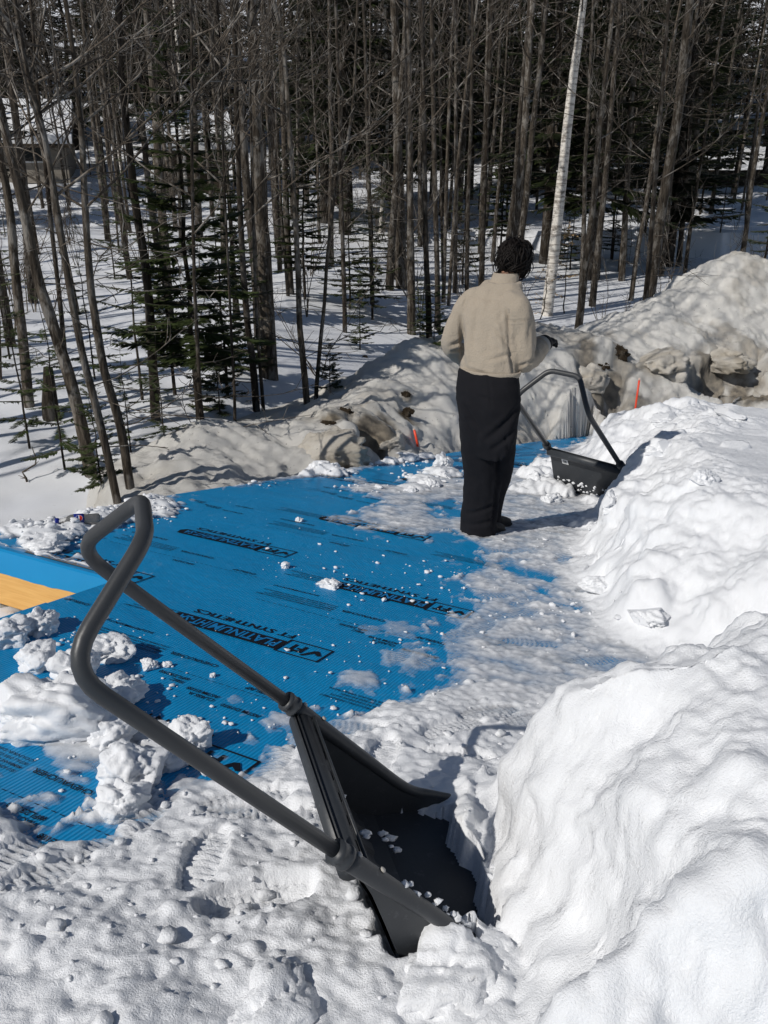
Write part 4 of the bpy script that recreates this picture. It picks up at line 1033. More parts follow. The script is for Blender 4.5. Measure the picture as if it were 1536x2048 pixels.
# fleece
mb = MB()
TORSO = [(750, 930, 1031, .60), (744, 926, 1035, .66), (730, 926, 1035, .68), (700, 929, 1035, .66), (665, 929, 1038, .64), (635, 927, 1042, .60), (612, 927, 1046, .55), (596, 933, 1049, .50), (583, 946, 1045, .48), (572, 962, 1042, .56), (563, 972, 1041, .70)]
ringed(mb, [band(py, xl, xr, lean(py), d) for py, xl, xr, d in TORSO])
SHL, ELL, WRL = pp(938, 606, .20), pp(904, 686, .20), pp(935, 722, .36)
SHR, ELR, WRR = pp(1036, 620, .00), pp(1046, 716, -.03), pp(1084, 690, .20)
mb.tube(bez([pp(960, 596, .17), SHL, (SHL + ELL) / 2 + (-.010, 0, 0), ELL, (ELL + WRL) / 2 + (0, 0, -.015), WRL], 30), np.interp(np.linspace(0, 1, 31), [0, .2, .5, .68, 1], [.060, .070, .066, .063, .050]), 18)
mb.tube(bez([pp(1012, 600, .06), SHR, (SHR + ELR) / 2 + (.014, 0, 0), ELR, (ELR + WRR) / 2 + (.004, 0, -.012), WRR], 30), np.interp(np.linspace(0, 1, 31), [0, .2, .5, .68, 1], [.062, .076, .077, .075, .056]), 18)
fl = remesh(mb, .0088, 4, 'fleece_pullover')
V = verts(fl); Nn = normals(fl)
xz = V[:, 0] - PF[0] * 0
def crease(P, A, B, w, dep):
    """a fold line given by two points of the back of the figure, pressed into whatever cloth lies under it"""
    A = np.asarray(A)[[0, 2]]; B = np.asarray(B)[[0, 2]]; P = P[:, [0, 2]]; d = B - A; L = d @ d; t = np.clip(((P - A) @ d) / L, 0, 1); q = np.linalg.norm(P - A - t[:, None] * d, axis=1)
    k = np.sin(math.pi * np.clip(t * .94 + .03, 0, 1)) ** .5
    return k * (-dep * np.exp(-(q / w) ** 2) + .45 * dep * np.exp(-((q - 2.1 * w) / (1.1 * w)) ** 2))
D = .010 * noise3(V * np.array([1.2, 1.2, .30]), 11, 5) + .0035 * noise3(V * np.array([1, 1, .5]), 28, 6)
bk = -.10                                                       # creases run down the back surface (towards the camera)
for a, b, w, dep in [((1010, 640), (1020, 735), .012, .020), ((1002, 645), (1008, 700), .010, .014), ((1016, 690), (985, 650), .012, .012), ((1020, 700), (970, 715), .012, .010), ((958, 600), (945, 690), .016, .008), ((985, 590), (975, 700), .018, .006),
                     ((1018, 612), (1014, 640), .004, .008), ((1052, 634), (1014, 640), .004, .010), ((930, 620), (936, 600), .004, .008), ((936, 600), (1020, 606), .0035, .005), ((1012, 620), (1018, 660), .010, .016), ((926, 640), (930, 735), .011, .018), ((930, 735), (985, 742), .010, .010), ((1055, 640), (1052, 690), .014, .008), ((1066, 700), (1050, 735), .010, .010), ((1074, 690), (1062, 730), .009, .010), ((905, 700), (928, 690), .012, .014), ((908, 712), (930, 708), .010, .012), ((1030, 730), (1062, 712), .010, .008)]:
    k = Nn[:, 1] < .35
    D += np.where(k, crease(V, pp(*a, 0), pp(*b, 0), w * .9, dep * .8), 0)
D = np.clip(D, -.034, .024)
setv(fl, V + Nn * D[:, None]); obj('fleece_pullover', fl, M['fleece'], person)
# stand-up collar and hem band of the pullover
mb = MB()
def open_band(rings, th=.008, k=36):
    a = np.arange(k) * 2 * math.pi / k; V = []
    for off in (0, -th):
        for c, hw_, hd in rings:
            V.append(np.asarray(c) + (np.cos(a) * (hw_ + off))[:, None] * LT + (np.sin(a) * (hd + off))[:, None] * FD)
    n = len(rings); F = []
    for s in (0, 1):
        for i in range(n - 1):
            for j in range(k):
                q = (s * n * k + i * k + j, s * n * k + i * k + (j + 1) % k, s * n * k + (i + 1) * k + (j + 1) % k, s * n * k + (i + 1) * k + j); F.append(q if s == 0 else q[::-1])
    F += [((n - 1) * k + j, (n - 1) * k + (j + 1) % k, (2 * n - 1) * k + (j + 1) % k, (2 * n - 1) * k + j) for j in range(k)]
    F += [(j, n * k + j, n * k + (j + 1) % k, (j + 1) % k) for j in range(k)]
    mb.add(np.concatenate(V), F)
open_band([(pp(1006, 572, .16), .094, .072), (pp(1008, 563, .175), .086, .072), (pp(1011, 553, .19), .079, .072), (pp(1013, 545, .20), .075, .070)])
mb.build('collar', M['fleece'], person)
mb = MB(); open_band([(c, a * 1.02, b * 1.02) for c, a, b in [band(748, 926, 1035, lean(748), .66), band(742, 923, 1038, lean(742), .68), band(737, 922, 1039, lean(737), .68)]], .01); mb.build('hem_band', M['fleece'], person)
for nm, E_, W_ in (('cuff', ELL, WRL), ('cuff', ELR, WRR)):
    d = (W_ - E_) / np.linalg.norm(W_ - E_)
    mb = MB(); mb.tube([W_ - d * .01, W_ + d * .012, W_ + d * .045, W_ + d * .050], [.050, .056, .052, .046], 18); cf = mb.build(nm, M['glove'], person)
    for t in (-.030, -.012):
        mb = MB(); mb.tube([W_ + d * (t - .004), W_ + d * (t + .004)], [.0605, .0605] if t > -.02 else [.0625, .0625], 18); mb.build('cuff_stripe', M['cuff_stripe'], cf)
# trousers
mb = MB()
ringed(mb, [band(py, xl, xr, lean(py), d) for py, xl, xr, d in [(738, 922, 1034, .66), (745, 919, 1034, .68), (775, 915, 1036, .74), (808, 916, 1035, .70), (838, 920, 1031, .54), (875, 924, 1026, .40), (898, 934, 1016, .28), (920, 950, 1000, .16)]])
LK = [pp(957, 835, .0), pp(958, 900, -.005), pp(962, 950, .0), pp(960, 1000, .01), pp(956, 1040, .0), pp(957, 1066, .0)]
RK = [pp(998, 845, -.03), pp(998, 900, .02), pp(993, 950, .08), pp(982, 1000, .12), pp(975, 1035, .14), pp(978, 1052, .15)]
mb.tube(bez(LK, 30), np.interp(np.linspace(0, 1, 31), [0, .2, .4, .6, .8, 1], [.116, .116, .110, .106, .112, .122]), 20)
mb.tube(bez(RK, 30), np.interp(np.linspace(0, 1, 31), [0, .2, .4, .6, .8, 1], [.106, .102, .094, .084, .086, .092]), 20)
tr = remesh(mb, .0105, 5, 'trousers'); V = verts(tr); Nn = normals(tr)
low = sstep(.95, .2, V[:, 2])
D = .010 * noise3(V * np.array([1.2, 1.2, .4]), 7, 25) + low * .008 * noise3(V * np.array([.9, .9, .8]), 11, 26) + .003 * noise3(V, 25, 27)
for a, b, w, dep in [((925, 800), (955, 850), .014, .016), ((1028, 800), (965, 860), .014, .018), ((930, 830), (950, 870), .012, .012), ((1020, 840), (975, 880), .012, .014), ((972, 745), (974, 800), .006, .006), ((935, 775), (990, 785), .005, .008), ((1000, 850), (1012, 900), .008, .010), ((990, 890), (992, 960), .009, .020), ((992, 955), (984, 1040), .009, .026), ((930, 1020), (990, 1000), .012, .014), ((925, 1040), (985, 1030), .012, .012)]:
    D += np.where(Nn[:, 1] < .3, crease(V, pp(*a, 0), pp(*b, 0), w, dep * .7), 0)
setv(tr, V + Nn * np.clip(D, -.03, .03)[:, None]); tro = obj('trousers', tr, M['trouser'], person)
mb = MB(); q0 = pp(996, 866, -.20); mb.tube([q0, q0 + (.008, 0, .001), q0 + (.010, 0, -.016)], .0022, 5); mb.build('zip_pull', M['cuff_stripe'], tro)
# boots
def boot(px, py, dy, yaw, label=None):
    c = pp(px, py, dy); gz = float((roof_plane_z(c[0] + PF[0], c[1] + PF[1]) + CZ)) - PF[2] + .012
    f = np.array([math.sin(yaw), math.cos(yaw), 0]); s_ = np.array([math.cos(yaw), -math.sin(yaw), 0]); mb = MB()
    slope = -math.tan(SL) * float(f @ (RV * np.array([1, 1, 0]) / np.linalg.norm(RV[:2])))
    rings = []
    for t, wd, hh in [(-.095, .030, .05), (-.085, .040, .115), (-.04, .044, .125), (.0, .044, .120), (.05, .046, .095), (.10, .050, .075), (.15, .048, .062), (.185, .034, .050), (.20, .018, .036)]:
        ring = []
        for a in np.linspace(0, 2 * math.pi, 16, endpoint=False):
            x = math.copysign(abs(math.cos(a)) ** .7, math.cos(a)) * wd; z = (math.copysign(abs(math.sin(a)) ** .7, math.sin(a)) * .5 + .5) * hh
            ring.append(np.array([c[0], c[1], gz]) + f * t + s_ * x + np.array([0, 0, z + slope * t]))
        rings.append(ring)
    k = 16; V = np.concatenate(rings); n = len(rings)
    mb.add(V, [(i * k + j, i * k + (j + 1) % k, (i + 1) * k + (j + 1) % k, (i + 1) * k + j) for i in range(n - 1) for j in range(k)] + [tuple(range(k))[::-1], tuple((n - 1) * k + j for j in range(k))])
    mb.tube([np.array([c[0], c[1], gz + .09]) - f * .03, np.array([c[0], c[1], gz + .20]) - f * .03], [.052, .056], 14)
    b = mb.build('boot', M['boot'], person)
    mb = MB(); V = []
    for t, wd in [(-.10, .034), (-.06, .045), (.0, .043), (.08, .050), (.15, .050), (.195, .034)]:
        for x in (-wd, wd):
            for z in (-.004, .020): V.append(np.array([c[0], c[1], gz + z + slope * t]) + f * t + s_ * x)
    F = []
    for i in range(5): a = i * 4; F += [(a, a + 4, a + 6, a + 2), (a + 1, a + 3, a + 7, a + 5), (a, a + 1, a + 5, a + 4), (a + 2, a + 6, a + 7, a + 3)]
    F += [(0, 2, 3, 1), (20, 21, 23, 22)]
    mb.add(V, F); mb.build('sole', M['boot'], b, smooth=False)
boot(955, 1068, .0, rad(62)); boot(978, 1052, .15, rad(48))
# body: one continuous skin mesh under the clothes
HC = pp(1030, 524, .25)
mb = MB()
hd_f = FD * .92 + np.array([0, 0, -.40]); hd_f /= np.linalg.norm(hd_f); hd_u = np.cross(LT, hd_f); hd_u = hd_u if hd_u[2] > 0 else -hd_u
def hp(x, y, z): return HC + LT * x + hd_f * y + hd_u * z
Vh = ICO4[::1].copy(); Vh = Vh * np.array([.073, .094, .112]); 
Vh[:, 0] *= np.where(Vh[:, 2] < -.02, 1 - .35 * np.clip((-Vh[:, 2] - .02) / .09, 0, 1), 1)      # jaw narrows
Vh[:, 1] *= np.where((Vh[:, 2] < 0) & (Vh[:, 1] < 0), .82, 1)
mb.add(np.array([hp(*p) for p in Vh]), [tuple(f) for f in ICO4F])
mb.tube([hp(0, .088, .030), hp(0, .104, .0), hp(0, .112, -.018), hp(0, .094, -.028)], [.008, .012, .015, .008], 10)          # nose
for s in (-1, 1): mb.tube([hp(s * .070, -.005, .022), hp(s * .080, -.014, .018), hp(s * .079, -.012, -.012), hp(s * .070, 0, -.030)], [.006, .011, .010, .006], 8)
for z in (-.052, -.064): mb.tube([hp(-.024, .080, z), hp(0, .091, z), hp(.024, .080, z)], [.005, .008, .005], 8)
mb.tube([hp(0, -.02, -.06), pp(1016, 560, .19), pp(1005, 590, .15)], [.055, .056, .07], 14)
ringed(mb, [band(py, xl + 10, xr - 10, lean(py), d * .85) for py, xl, xr, d in [(870, 935, 1015, .7), (800, 922, 1028, .8), (745, 926, 1033, .75), (690, 926, 1040, .75), (635, 926, 1048, .7), (596, 940, 1045, .55), (583, 950, 1040, .5)]])
for S_, E_, W_ in ((SHL, ELL, WRL), (SHR, ELR, WRR)):
    mb.tube(bez([S_, E_, W_ + (W_ - E_) * .12], 16), np.interp(np.linspace(0, 1, 17), [0, .45, .55, 1], [.042, .036, .034, .026]), 12)
for K in (LK, RK): mb.tube(bez(K, 20)[:, :], np.interp(np.linspace(0, 1, 21), [0, .5, .7, 1], [.085, .058, .055, .042]), 12)
bd = remesh(mb, .0085, 2, 'body'); obj('body', bd, M['skin'], person)
for s in (-1, 1):
    mb = MB(); mb.add(np.array([hp(s * .031, .084, .014) + p * .0125 for p in ICO2]), [tuple(f) for f in ICO2F]); mb.build('eye', M['white'], person)
# gloved hands: palm, four fingers of unequal length, a thumb from the side of the palm
def hand(W_, E_, side):
    d = (W_ - E_) / np.linalg.norm(W_ - E_); upv = np.array([0, 0, 1.0]); a = np.cross(d, upv); a /= np.linalg.norm(a); n_ = np.cross(a, d); mb = MB()
    o = W_ + d * .035
    P = lambda x, y, z: o + a * x + d * y + n_ * z
    mb.tube([P(0, 0, 0), P(0, .03, 0), P(0, .07, -.004), P(0, .095, -.008)], [.031, .040, .043, .038], 14, flat=.55)
    for x, L in ((-.030, .062), (-.011, .074), (.010, .070), (.029, .054)):
        mb.tube([P(x, .085, -.006), P(x * 1.02, .085 + L * .42, -.012), P(x, .085 + L * .72, -.034), P(x * .95, .085 + L * .75, -.058)], [.0118, .0112, .0105, .0088], 10)
    s = side
    mb.tube([P(s * .030, .022, -.004), P(s * .052, .045, -.014), P(s * .050, .072, -.032), P(s * .038, .086, -.046)], [.015, .0135, .012, .0095], 10)
    obj('glove', remesh(mb, .0045, 2, 'glove'), M['glove'], person)
hand(WRL, ELL, 1); hand(WRR, ELR, -1)
# hair: a cap with many tapering locks over it
mb = MB(); Vc = ICO4 * np.array([.084, .103, .106]); Vc = Vc[:, :] + np.array([0, -.012, .018])
Vc = Vc * (1 + .05 * noise3(ICO4, 3.5, 4) + .03 * noise3(ICO4, 9, 5))[:, None]
kill = (ICO4[:, 1] > .45) & (ICO4[:, 2] < .35)
Vc = np.where(kill[:, None], Vc * .86, Vc); low_ = ICO4[:, 2] < -.75; Vc = np.where(low_[:, None], Vc * np.array([.8, .8, .85]), Vc)
mb.add(np.array([hp(*p) for p in Vc]), [tuple(f) for f in ICO4F])
r = np.random.default_rng(12)
for _ in range(1500):
    th = r.uniform(0, 2 * math.pi); e0 = r.uniform(-.2, 1.4)
    if math.sin(th) > .72 and e0 < .5: continue
    pts = []; L = r.uniform(.5, 1.2); tw = r.normal() * .8; lift_ = abs(r.normal()) * .08 + (.26 * r.random() if r.random() < .14 else 0); cur = r.uniform(-.7, .7)
    for t in np.linspace(0, 1, 6):
        e = max(e0 - L * t, -1.02); a = th + tw * t + cur * t * t; R_ = 1.01 + lift_ * math.sin(t * 2.4) + .10 * t * (e < -.2)
        pts.append(hp(*(np.array([math.cos(a) * math.cos(e) * .084, math.sin(a) * math.cos(e) * .104 - .014, math.sin(e) * .106 + .016]) * R_)))
    mb.tube(np.array(pts), np.array([.0015, .0034, .0038, .0032, .0020, .0004]), 3, cap=False)
mb.build('hair', M['hair'], person)

# ================================================================== THE WOOD
def limb(mb, p0, d, L, r0, rng, segs=5, up=.25, wob=.12, k=4):
    pts = [np.array(p0, float)]; d = np.array(d, float); d /= np.linalg.norm(d)
    for i in range(segs):
        d = d + rng.normal(size=3) * wob + np.array([0, 0, up / segs]); d /= np.linalg.norm(d); pts.append(pts[-1] + d * L / segs)
    mb.tube(pts, np.linspace(r0, max(r0 * .22, .0022), segs + 1), k, cap=False); return pts
def twiggy(mb, p0, d, L, r0, rng, up=.25, n=6, fine=True, k=4):
    pts = limb(mb, p0, d, L, r0, rng, 5, up, .13, k)
    for _ in range(n):
        t = rng.uniform(.25, .98); i = min(int(t * 5), 4); q = pts[i] + (pts[i + 1] - pts[i]) * (t * 5 - i); dd = pts[i + 1] - pts[i]; dd /= np.linalg.norm(dd)
        dd = dd + rng.normal(size=3) * .55; l2 = L * rng.uniform(.18, .42) * (1.1 - .5 * t)
        p2 = limb(mb, q, dd, l2, max(r0 * .38, .004), rng, 3, up * .8, .18, 3)
        if fine:
            for _ in range(2):
                j = rng.integers(0, 3); limb(mb, p2[j], (p2[j + 1] - p2[j]) + rng.normal(size=3) * .6 * l2 / 3, l2 * .5, max(r0 * .18, .0028), rng, 2, up, .2, 3)
def trunk_mesh(path, r0, rng, k=10, rtop=.15):
    mb = MB(); n = len(path); t = np.linspace(0, 1, n)
    rad_ = r0 * (1 - (1 - rtop) * t ** 1.15) * (1 + .28 * np.exp(-t * n / 1.6)); mb.tube(path, rad_, k, cap=True)
    m = mb.mesh('trunk'); V = verts(m)
    V[:, :2] += (.05 * r0 * noise3(V, 2.2 / max(r0 * 6, .3), 3))[:, None]; setv(m, V); return m
def crown_mesh(path, r0, rng, lo=.3, n=16, Lmax=2.6, up=.35, dead=6, fine=True, elev=(.15, .9), br=.22):
    mb = QB(); N_ = len(path); path = np.asarray(path)
    def on(t):
        i = min(int(t * (N_ - 1)), N_ - 2); f = t * (N_ - 1) - i; return path[i] + (path[i + 1] - path[i]) * f
    for k in range(n):
        t = lo + (1 - lo) * (k + rng.random()) / n; az = k * 2.4 + rng.uniform(-.6, .6); el = rng.uniform(*elev)
        d = (math.cos(az) * math.cos(el), math.sin(az) * math.cos(el), math.sin(el)); L = Lmax * (1.15 - t) * rng.uniform(.6, 1.25) + .3
        twiggy(mb, on(t), d, L, max(.009, r0 * br * (1.2 - t)), rng, up, rng.integers(4, 8), fine)
    for k in range(dead):
        t = rng.uniform(.06, lo + .25); az = rng.uniform(0, 6.28); twiggy(mb, on(t), (math.cos(az), math.sin(az), rng.uniform(-.25, .4)), rng.uniform(.4, 1.3), .0055, rng, .0, 3, False, 3)
    return mb.mesh('crown')
def spray_quads(mb, p, d, side, L, w, n, rng, droop):
    """needle shoots: flat tapering slivers either side of a twig"""
    t = (np.arange(n) + rng.random(n)) / n; t = np.repeat(t, 2); s = np.tile([-1.0, 1.0], n)
    q = p + d * (L * t)[:, None]; l = w * (1.1 - .75 * t) * rng.uniform(.7, 1.2, 2 * n)
    e = d * .55 + side * (s * .85)[:, None]; e[:, 2] += -droop + rng.normal(size=2 * n) * .12; e /= np.sqrt((e * e).sum(1))[:, None]
    nr = np.cross(e, d); b = np.cross(e, nr); b /= np.sqrt((b * b).sum(1))[:, None] + 1e-9; b = b * (l * .11)[:, None]; l = l[:, None]
    V = np.stack([q - b * .6, q + e * l * .5 - b, q + e * l, q + e * l * .5 + b], 1).reshape(-1, 3)
    mb.add(V, np.arange(8 * n).reshape(-1, 4))
def conifer(H, r0, seed, lo=.12, spread=.24, whorls=26, per=5, dens=9, thin=1.0, droop=.22, wide=1.0):
    rng = np.random.default_rng(seed); path = np.array([[rng.normal() * .01 * z, rng.normal() * .01 * z, z] for z in np.linspace(-.3, H, 12)]); path[0, :2] = 0
    tm = trunk_mesh(path, r0, rng, 8, .05); mb = QB(); br = QB()
    for wv in range(whorls):
        t = lo + (1 - lo) * (wv + rng.random() * .6) / whorls; z = H * t; Lb = spread * H * (1 - t) ** .8 * .75 + .12
        for b in range(per):
            if rng.random() > thin: continue
            az = wv * 1.3 + b * 6.283 / per + rng.uniform(-.35, .35); L = Lb * rng.uniform(.65, 1.2)
            d = np.array([math.cos(az), math.sin(az), .25 * t - droop * (1 - t) + rng.normal() * .08]); d /= np.linalg.norm(d)
            p = np.array([0, 0, z]); pts = limb(br, p, d, L, .006 + .012 * (1 - t) * (H / 8), rng, 3, .12, .05, 3)
            for i in range(3):
                dd = pts[i + 1] - pts[i]; l = np.linalg.norm(dd); dd = dd / l; side = np.cross(dd, [0, 0, 1.0]); side /= np.linalg.norm(side) + 1e-9
                w = (L * (.30 if i < 2 else .22) + .05) * wide
                spray_quads(mb, pts[i] + dd * l * (.35 if i == 0 else 0), dd, side, l, w, max(3, int(dens * l / (.10 * H ** .5))), rng, .18)
    return tm, br.mesh('branches'), mb.mesh('crown')
TREES = []
def plant(name, tm, cm, base, label, cat='tree', group=None, tmat='bark', cmat='twig', extra=None, rot=0, sc=1.0):
    root = empty(name, base); root.rotation_euler = (0, 0, rot); root.scale = (sc, sc, sc); tag(root, label, cat, group)
    for nm, m_, mt in [('trunk', tm, tmat), ('crown', cm, cmat)] + ([('branches', extra, 'twig')] if extra is not None else []):
        if not m_.materials: m_.materials.append(M[mt])
        o_ = obj(nm, m_, None, root)
        if nm != 'trunk': o_['kind'] = 'stuff'
    return root
# trees one can pick out in the photograph: (trunk points from the foot up, width at the foot in pixels, height, look, label)
HERO = [
    ([(236, 1011), (200, 830), (165, 700), (135, 550), (112, 410), (94, 280), (70, 175), (38, 0)], 17, 'bark', 'front most leaning bare trunk on the left, its foot at the roof edge'),
    ([(264, 984), (245, 850), (215, 740), (190, 620), (179, 550), (167, 410), (159, 280), (146, 150), (128, 0)], 19, 'bark', 'leaning bare trunk close beside the front most trunk on the left'),
    ([(183, 956), (146, 784), (104, 654), (70, 555), (39, 410), (10, 280), (-40, 60)], 27, 'bark', 'thick leaning grey trunk left of the two front most trunks'),
    ([(312, 842), (303, 700), (294, 550), (271, 410), (260, 280), (247, 150), (243, 0)], 21, 'bark_dark', 'straight dark trunk right of the front most leaning trunks'),
    ([(61, 812), (48, 680), (35, 550), (20, 410), (2, 300), (-20, 100)], 22, 'bark', 'dark trunk near the left picture edge behind the thick leaning one'),
    ([(352, 733), (340, 620), (330, 550), (310, 460), (294, 340), (281, 200), (270, 0)], 18, 'bark_dark', 'mid distance trunk between the straight dark trunk and the firs'),
    ([(540, 758), (533, 640), (526, 500), (520, 415), (508, 200), (500, 0)], 35, 'bark', 'thickest furrowed trunk left of centre'),
    ([(615, 820), (605, 700), (600, 640), (595, 500), (582, 300), (567, 100), (550, 5)], 14, 'bark', 'slim pale trunk rising from the crest of the bank, left of the forked pair'),
    ([(632, 792), (640, 690), (648, 610), (655, 500), (675, 350), (700, 250), (715, 0)], 9, 'bark', 'thin trunk leaning right beside the slim pale trunk on the bank'),
    ([(514, 824), (505, 720), (495, 640), (486, 500), (475, 250), (466, 0)], 16, 'bark_dark', 'dark trunk just left of the thickest trunk'),
    ([(527, 822), (520, 720), (514, 640), (508, 450), (500, 100), (499, 0)], 8, 'bark', 'thin stem between the dark trunk and the thickest trunk'),
    ([(405, 862), (400, 780), (396, 700), (390, 560), (384, 300), (380, 0)], 10, 'bark_dark', 'thin dark trunk among the firs left of centre'),
    ([(469, 857), (464, 780), (459, 700), (452, 560), (440, 300), (430, 0)], 7, 'bark_dark', 'slender stem standing at the left end of the bank'),
    ([(803, 577), (800, 450), (797, 350), (792, 150), (787, 0)], 25, 'bark', 'sturdy trunk left of the person, standing farther back'),
    ([(823, 669), (822, 560), (820, 420), (818, 200), (815, 0)], 19, 'bark', 'straight brown trunk left of the person, behind the bank'),
    ([(858, 682), (856, 600), (851, 480), (848, 250), (845, 0)], 14, 'bark_dark', 'dark trunk nearest the person on the left'),
    ([(581, 588), (577, 520), (573, 430), (566, 200), (558, 0)], 17, 'bark', 'straight trunk behind and right of the thickest trunk'),
    ([(560, 546), (556, 480), (551, 380), (545, 200), (540, 0)], 11, 'bark_dark', 'thin trunk farther back, right of the thickest trunk'),
    ([(1094, 632), (1108, 500), (1125, 350), (1141, 200), (1155, 90), (1167, 0)], 25, 'birch', 'white birch trunk behind the person'),
    ([(1188, 557), (1196, 440), (1208, 300), (1222, 120), (1234, 0)], 27, 'bark_dark', 'thick dark trunk right of the white birch'),
    ([(1243, 562), (1250, 460), (1259, 300), (1268, 120), (1276, 0)], 15, 'bark', 'furrowed trunk with a pale streak, second right of the birch'),
    ([(1262, 602), (1276, 500), (1295, 400), (1318, 240), (1340, 120), (1365, 0)], 11, 'bark', 'right leaning trunk whose foot is left of the big pile'),
    ([(1290, 600), (1297, 520), (1306, 400), (1318, 250), (1330, 100), (1338, 0)], 12, 'bark_dark', 'trunk beside the right leaning one, left of the big pile'),
    ([(1321, 552), (1332, 450), (1344, 330), (1358, 240), (1385, 60), (1396, 0)], 12, 'bark', 'pale two stemmed trunk above the left slope of the big pile'),
    ([(1357, 533), (1366, 440), (1377, 300), (1390, 120), (1400, 0)], 13, 'bark_dark', 'brown trunk above the middle of the big pile slope'),
    ([(1369, 547), (1385, 430), (1405, 300), (1428, 150), (1452, 0)], 9, 'bark_dark', 'thin dark trunk leaning right above the big pile'),
    ([(1487, 506), (1496, 400), (1508, 300), (1524, 180), (1545, 60)], 9, 'bark', 'slim trunk rising over the top of the big pile'),
    ([(887, 606), (890, 480), (895, 300), (902, 120), (908, 0)], 9, 'bark', 'thin trunk left of the person, first of a close pair'),
    ([(897, 612), (905, 480), (918, 300), (938, 120), (955, 0)], 8, 'bark', 'thin trunk left of the person, second of a close pair'),
    ([(962, 590), (966, 460), (972, 300), (980, 120), (986, 0)], 13, 'bark_dark', 'dark trunk rising behind the head of the person'),
    ([(400, 478), (396, 400), (392, 300), (388, 150), (384, 0)], 17, 'bark', 'broad grey trunk in front of the small cream shed'),
    ([(690, 665), (688, 560), (684, 430), (680, 240), (672, 0)], 10, 'bark_dark', 'slim dark trunk right of the forked pair on the bank'),
    ([(745, 610), (742, 500), (738, 380), (733, 200), (726, 0)], 10, 'bark', 'slim grey trunk halfway between the forked pair and the person'),
    ([(-6, 760), (-12, 600), (-20, 450), (-30, 250)], 20, 'bark', 'pale trunk cut by the left picture edge'),
    ([(135, 742), (122, 600), (108, 470), (92, 300), (75, 100)], 11, 'bark_dark', 'slim dark trunk behind the thick leaning grey one'),
    ([(760, 470), (768, 350), (775, 250), (772, 100), (770, 0)], 8, 'birch', 'thin white birch left of the sturdy trunk'),
    ([(373, 420), (368, 300), (362, 180), (352, 60)], 9, 'birch', 'thin white birch over the small cream shed'),
    ([(255, 420), (235, 300), (212, 180), (190, 40)], 7, 'birch', 'leaning thin white birch above the left house yard'),
]
for hk, (pts, wpx, mt, lab) in enumerate(HERO):
    rng = np.random.default_rng(900 + hk)
    B = hit_ground(*pts[0]); yb = B[1]; depth = yb * math.cos(PITCH) - (B[2] - CZ) * math.sin(PITCH)
    r0 = wpx / 2 / F_PX * depth
    P = [at_y(px, py, yb) - B for px, py in pts]; P[0] = np.array([0, 0, -.0]); P = np.array(P)
    P[:, 1] += np.cumsum(rng.normal(size=len(P)) * .03)
    top = P[-1]; dr = P[-1] - P[-2]; dr /= np.linalg.norm(dr); H = max(13 + rng.uniform(-2, 3), top[2] + 3.5)
    ext = [top + dr * ((H - top[2]) * f) + rng.normal(size=3) * .1 for f in (.35, .7, 1.0)] if top[2] < H - 1 else []
    path = bez(np.vstack([[[0, 0, -.35]], P] + ([np.array(ext)] if ext else [])), 40)
    vis = (path[:, 2] * 0); fr_hi = top[2] / H
    near = yb < 12
    tm = trunk_mesh(path, r0, rng, 12 if near else 8, .16)
    cm = crown_mesh(path, r0, rng, (.46 if near else .33) if mt != 'birch' else .6, 15 if near else 20, 2.6, .4, 8 if near else 10, True, (.15, .9), .14 if near else .2)
    t = plant('birch_tree' if mt == 'birch' else 'bare_tree', tm, cm, B, lab, 'tree', 'trees one can pick out in the wood', mt)
# copies deeper in the wood
def straight(H, rng, lean=.02):
    a = rng.uniform(0, 6.28); z = np.linspace(-.3, H, 12)
    return np.stack([np.cos(a) * lean * z + np.cumsum(rng.normal(size=12) * .03), np.sin(a) * lean * z + np.cumsum(rng.normal(size=12) * .03), z], 1) - np.array([0, 0, 0])
BARE = []
for k in range(7):
    rng = np.random.default_rng(40 + k); H = 13 + k * .8; p = straight(H, rng, .015 + .02 * (k % 3)); p -= np.array([p[0, 0], p[0, 1], 0]); r0 = .048 + .018 * (k % 4)
    BARE.append((trunk_mesh(p, r0, rng, 7, .12), crown_mesh(p, r0, rng, .28, 20, 3.0, .45, 12, True)))
CON = [conifer(13 + 1.5 * k, .13 + .02 * k, 60 + k, .10 + .05 * (k % 2), .21, 30, 5, 8, .9) for k in range(4)]
def zone_label(px, kind, d):
    where = ('at the left picture edge' if px < 60 else 'between the left house and the cream shed' if px < 320 else 'around the small cream shed' if px < 450 else 'behind the thickest trunk' if px < 640 else 'left of the sturdy trunk' if px < 790 else
             'left of the head of the person' if px < 960 else 'behind the person and the birch' if px < 1180 else 'right of the thick dark trunk' if px < 1330 else 'in front of the far road on the right')
    dist = 'deep in the wood' if d > 33 else 'mid wood'
    return f'{kind} {dist}, {where}'
rng = np.random.default_rng(2024)
def clear_of(px, d):
    """keep the view to the sheds, the road and the sunlit snow from closing up"""
    if 25 < px < 215 and d < 46 and rng.random() < .12: return False
    if 300 < px < 450 and d < 46 and rng.random() < .2: return False
    if px > 1330 and d < 50 and rng.random() < .5: return False
    return True
used_xy = []
def far_enough(x, y, r):
    for a, b in used_xy:
        if (a - x) ** 2 + (b - y) ** 2 < r * r: return False
    used_xy.append((x, y)); return True
n_b = n_c = 0
tries = 0
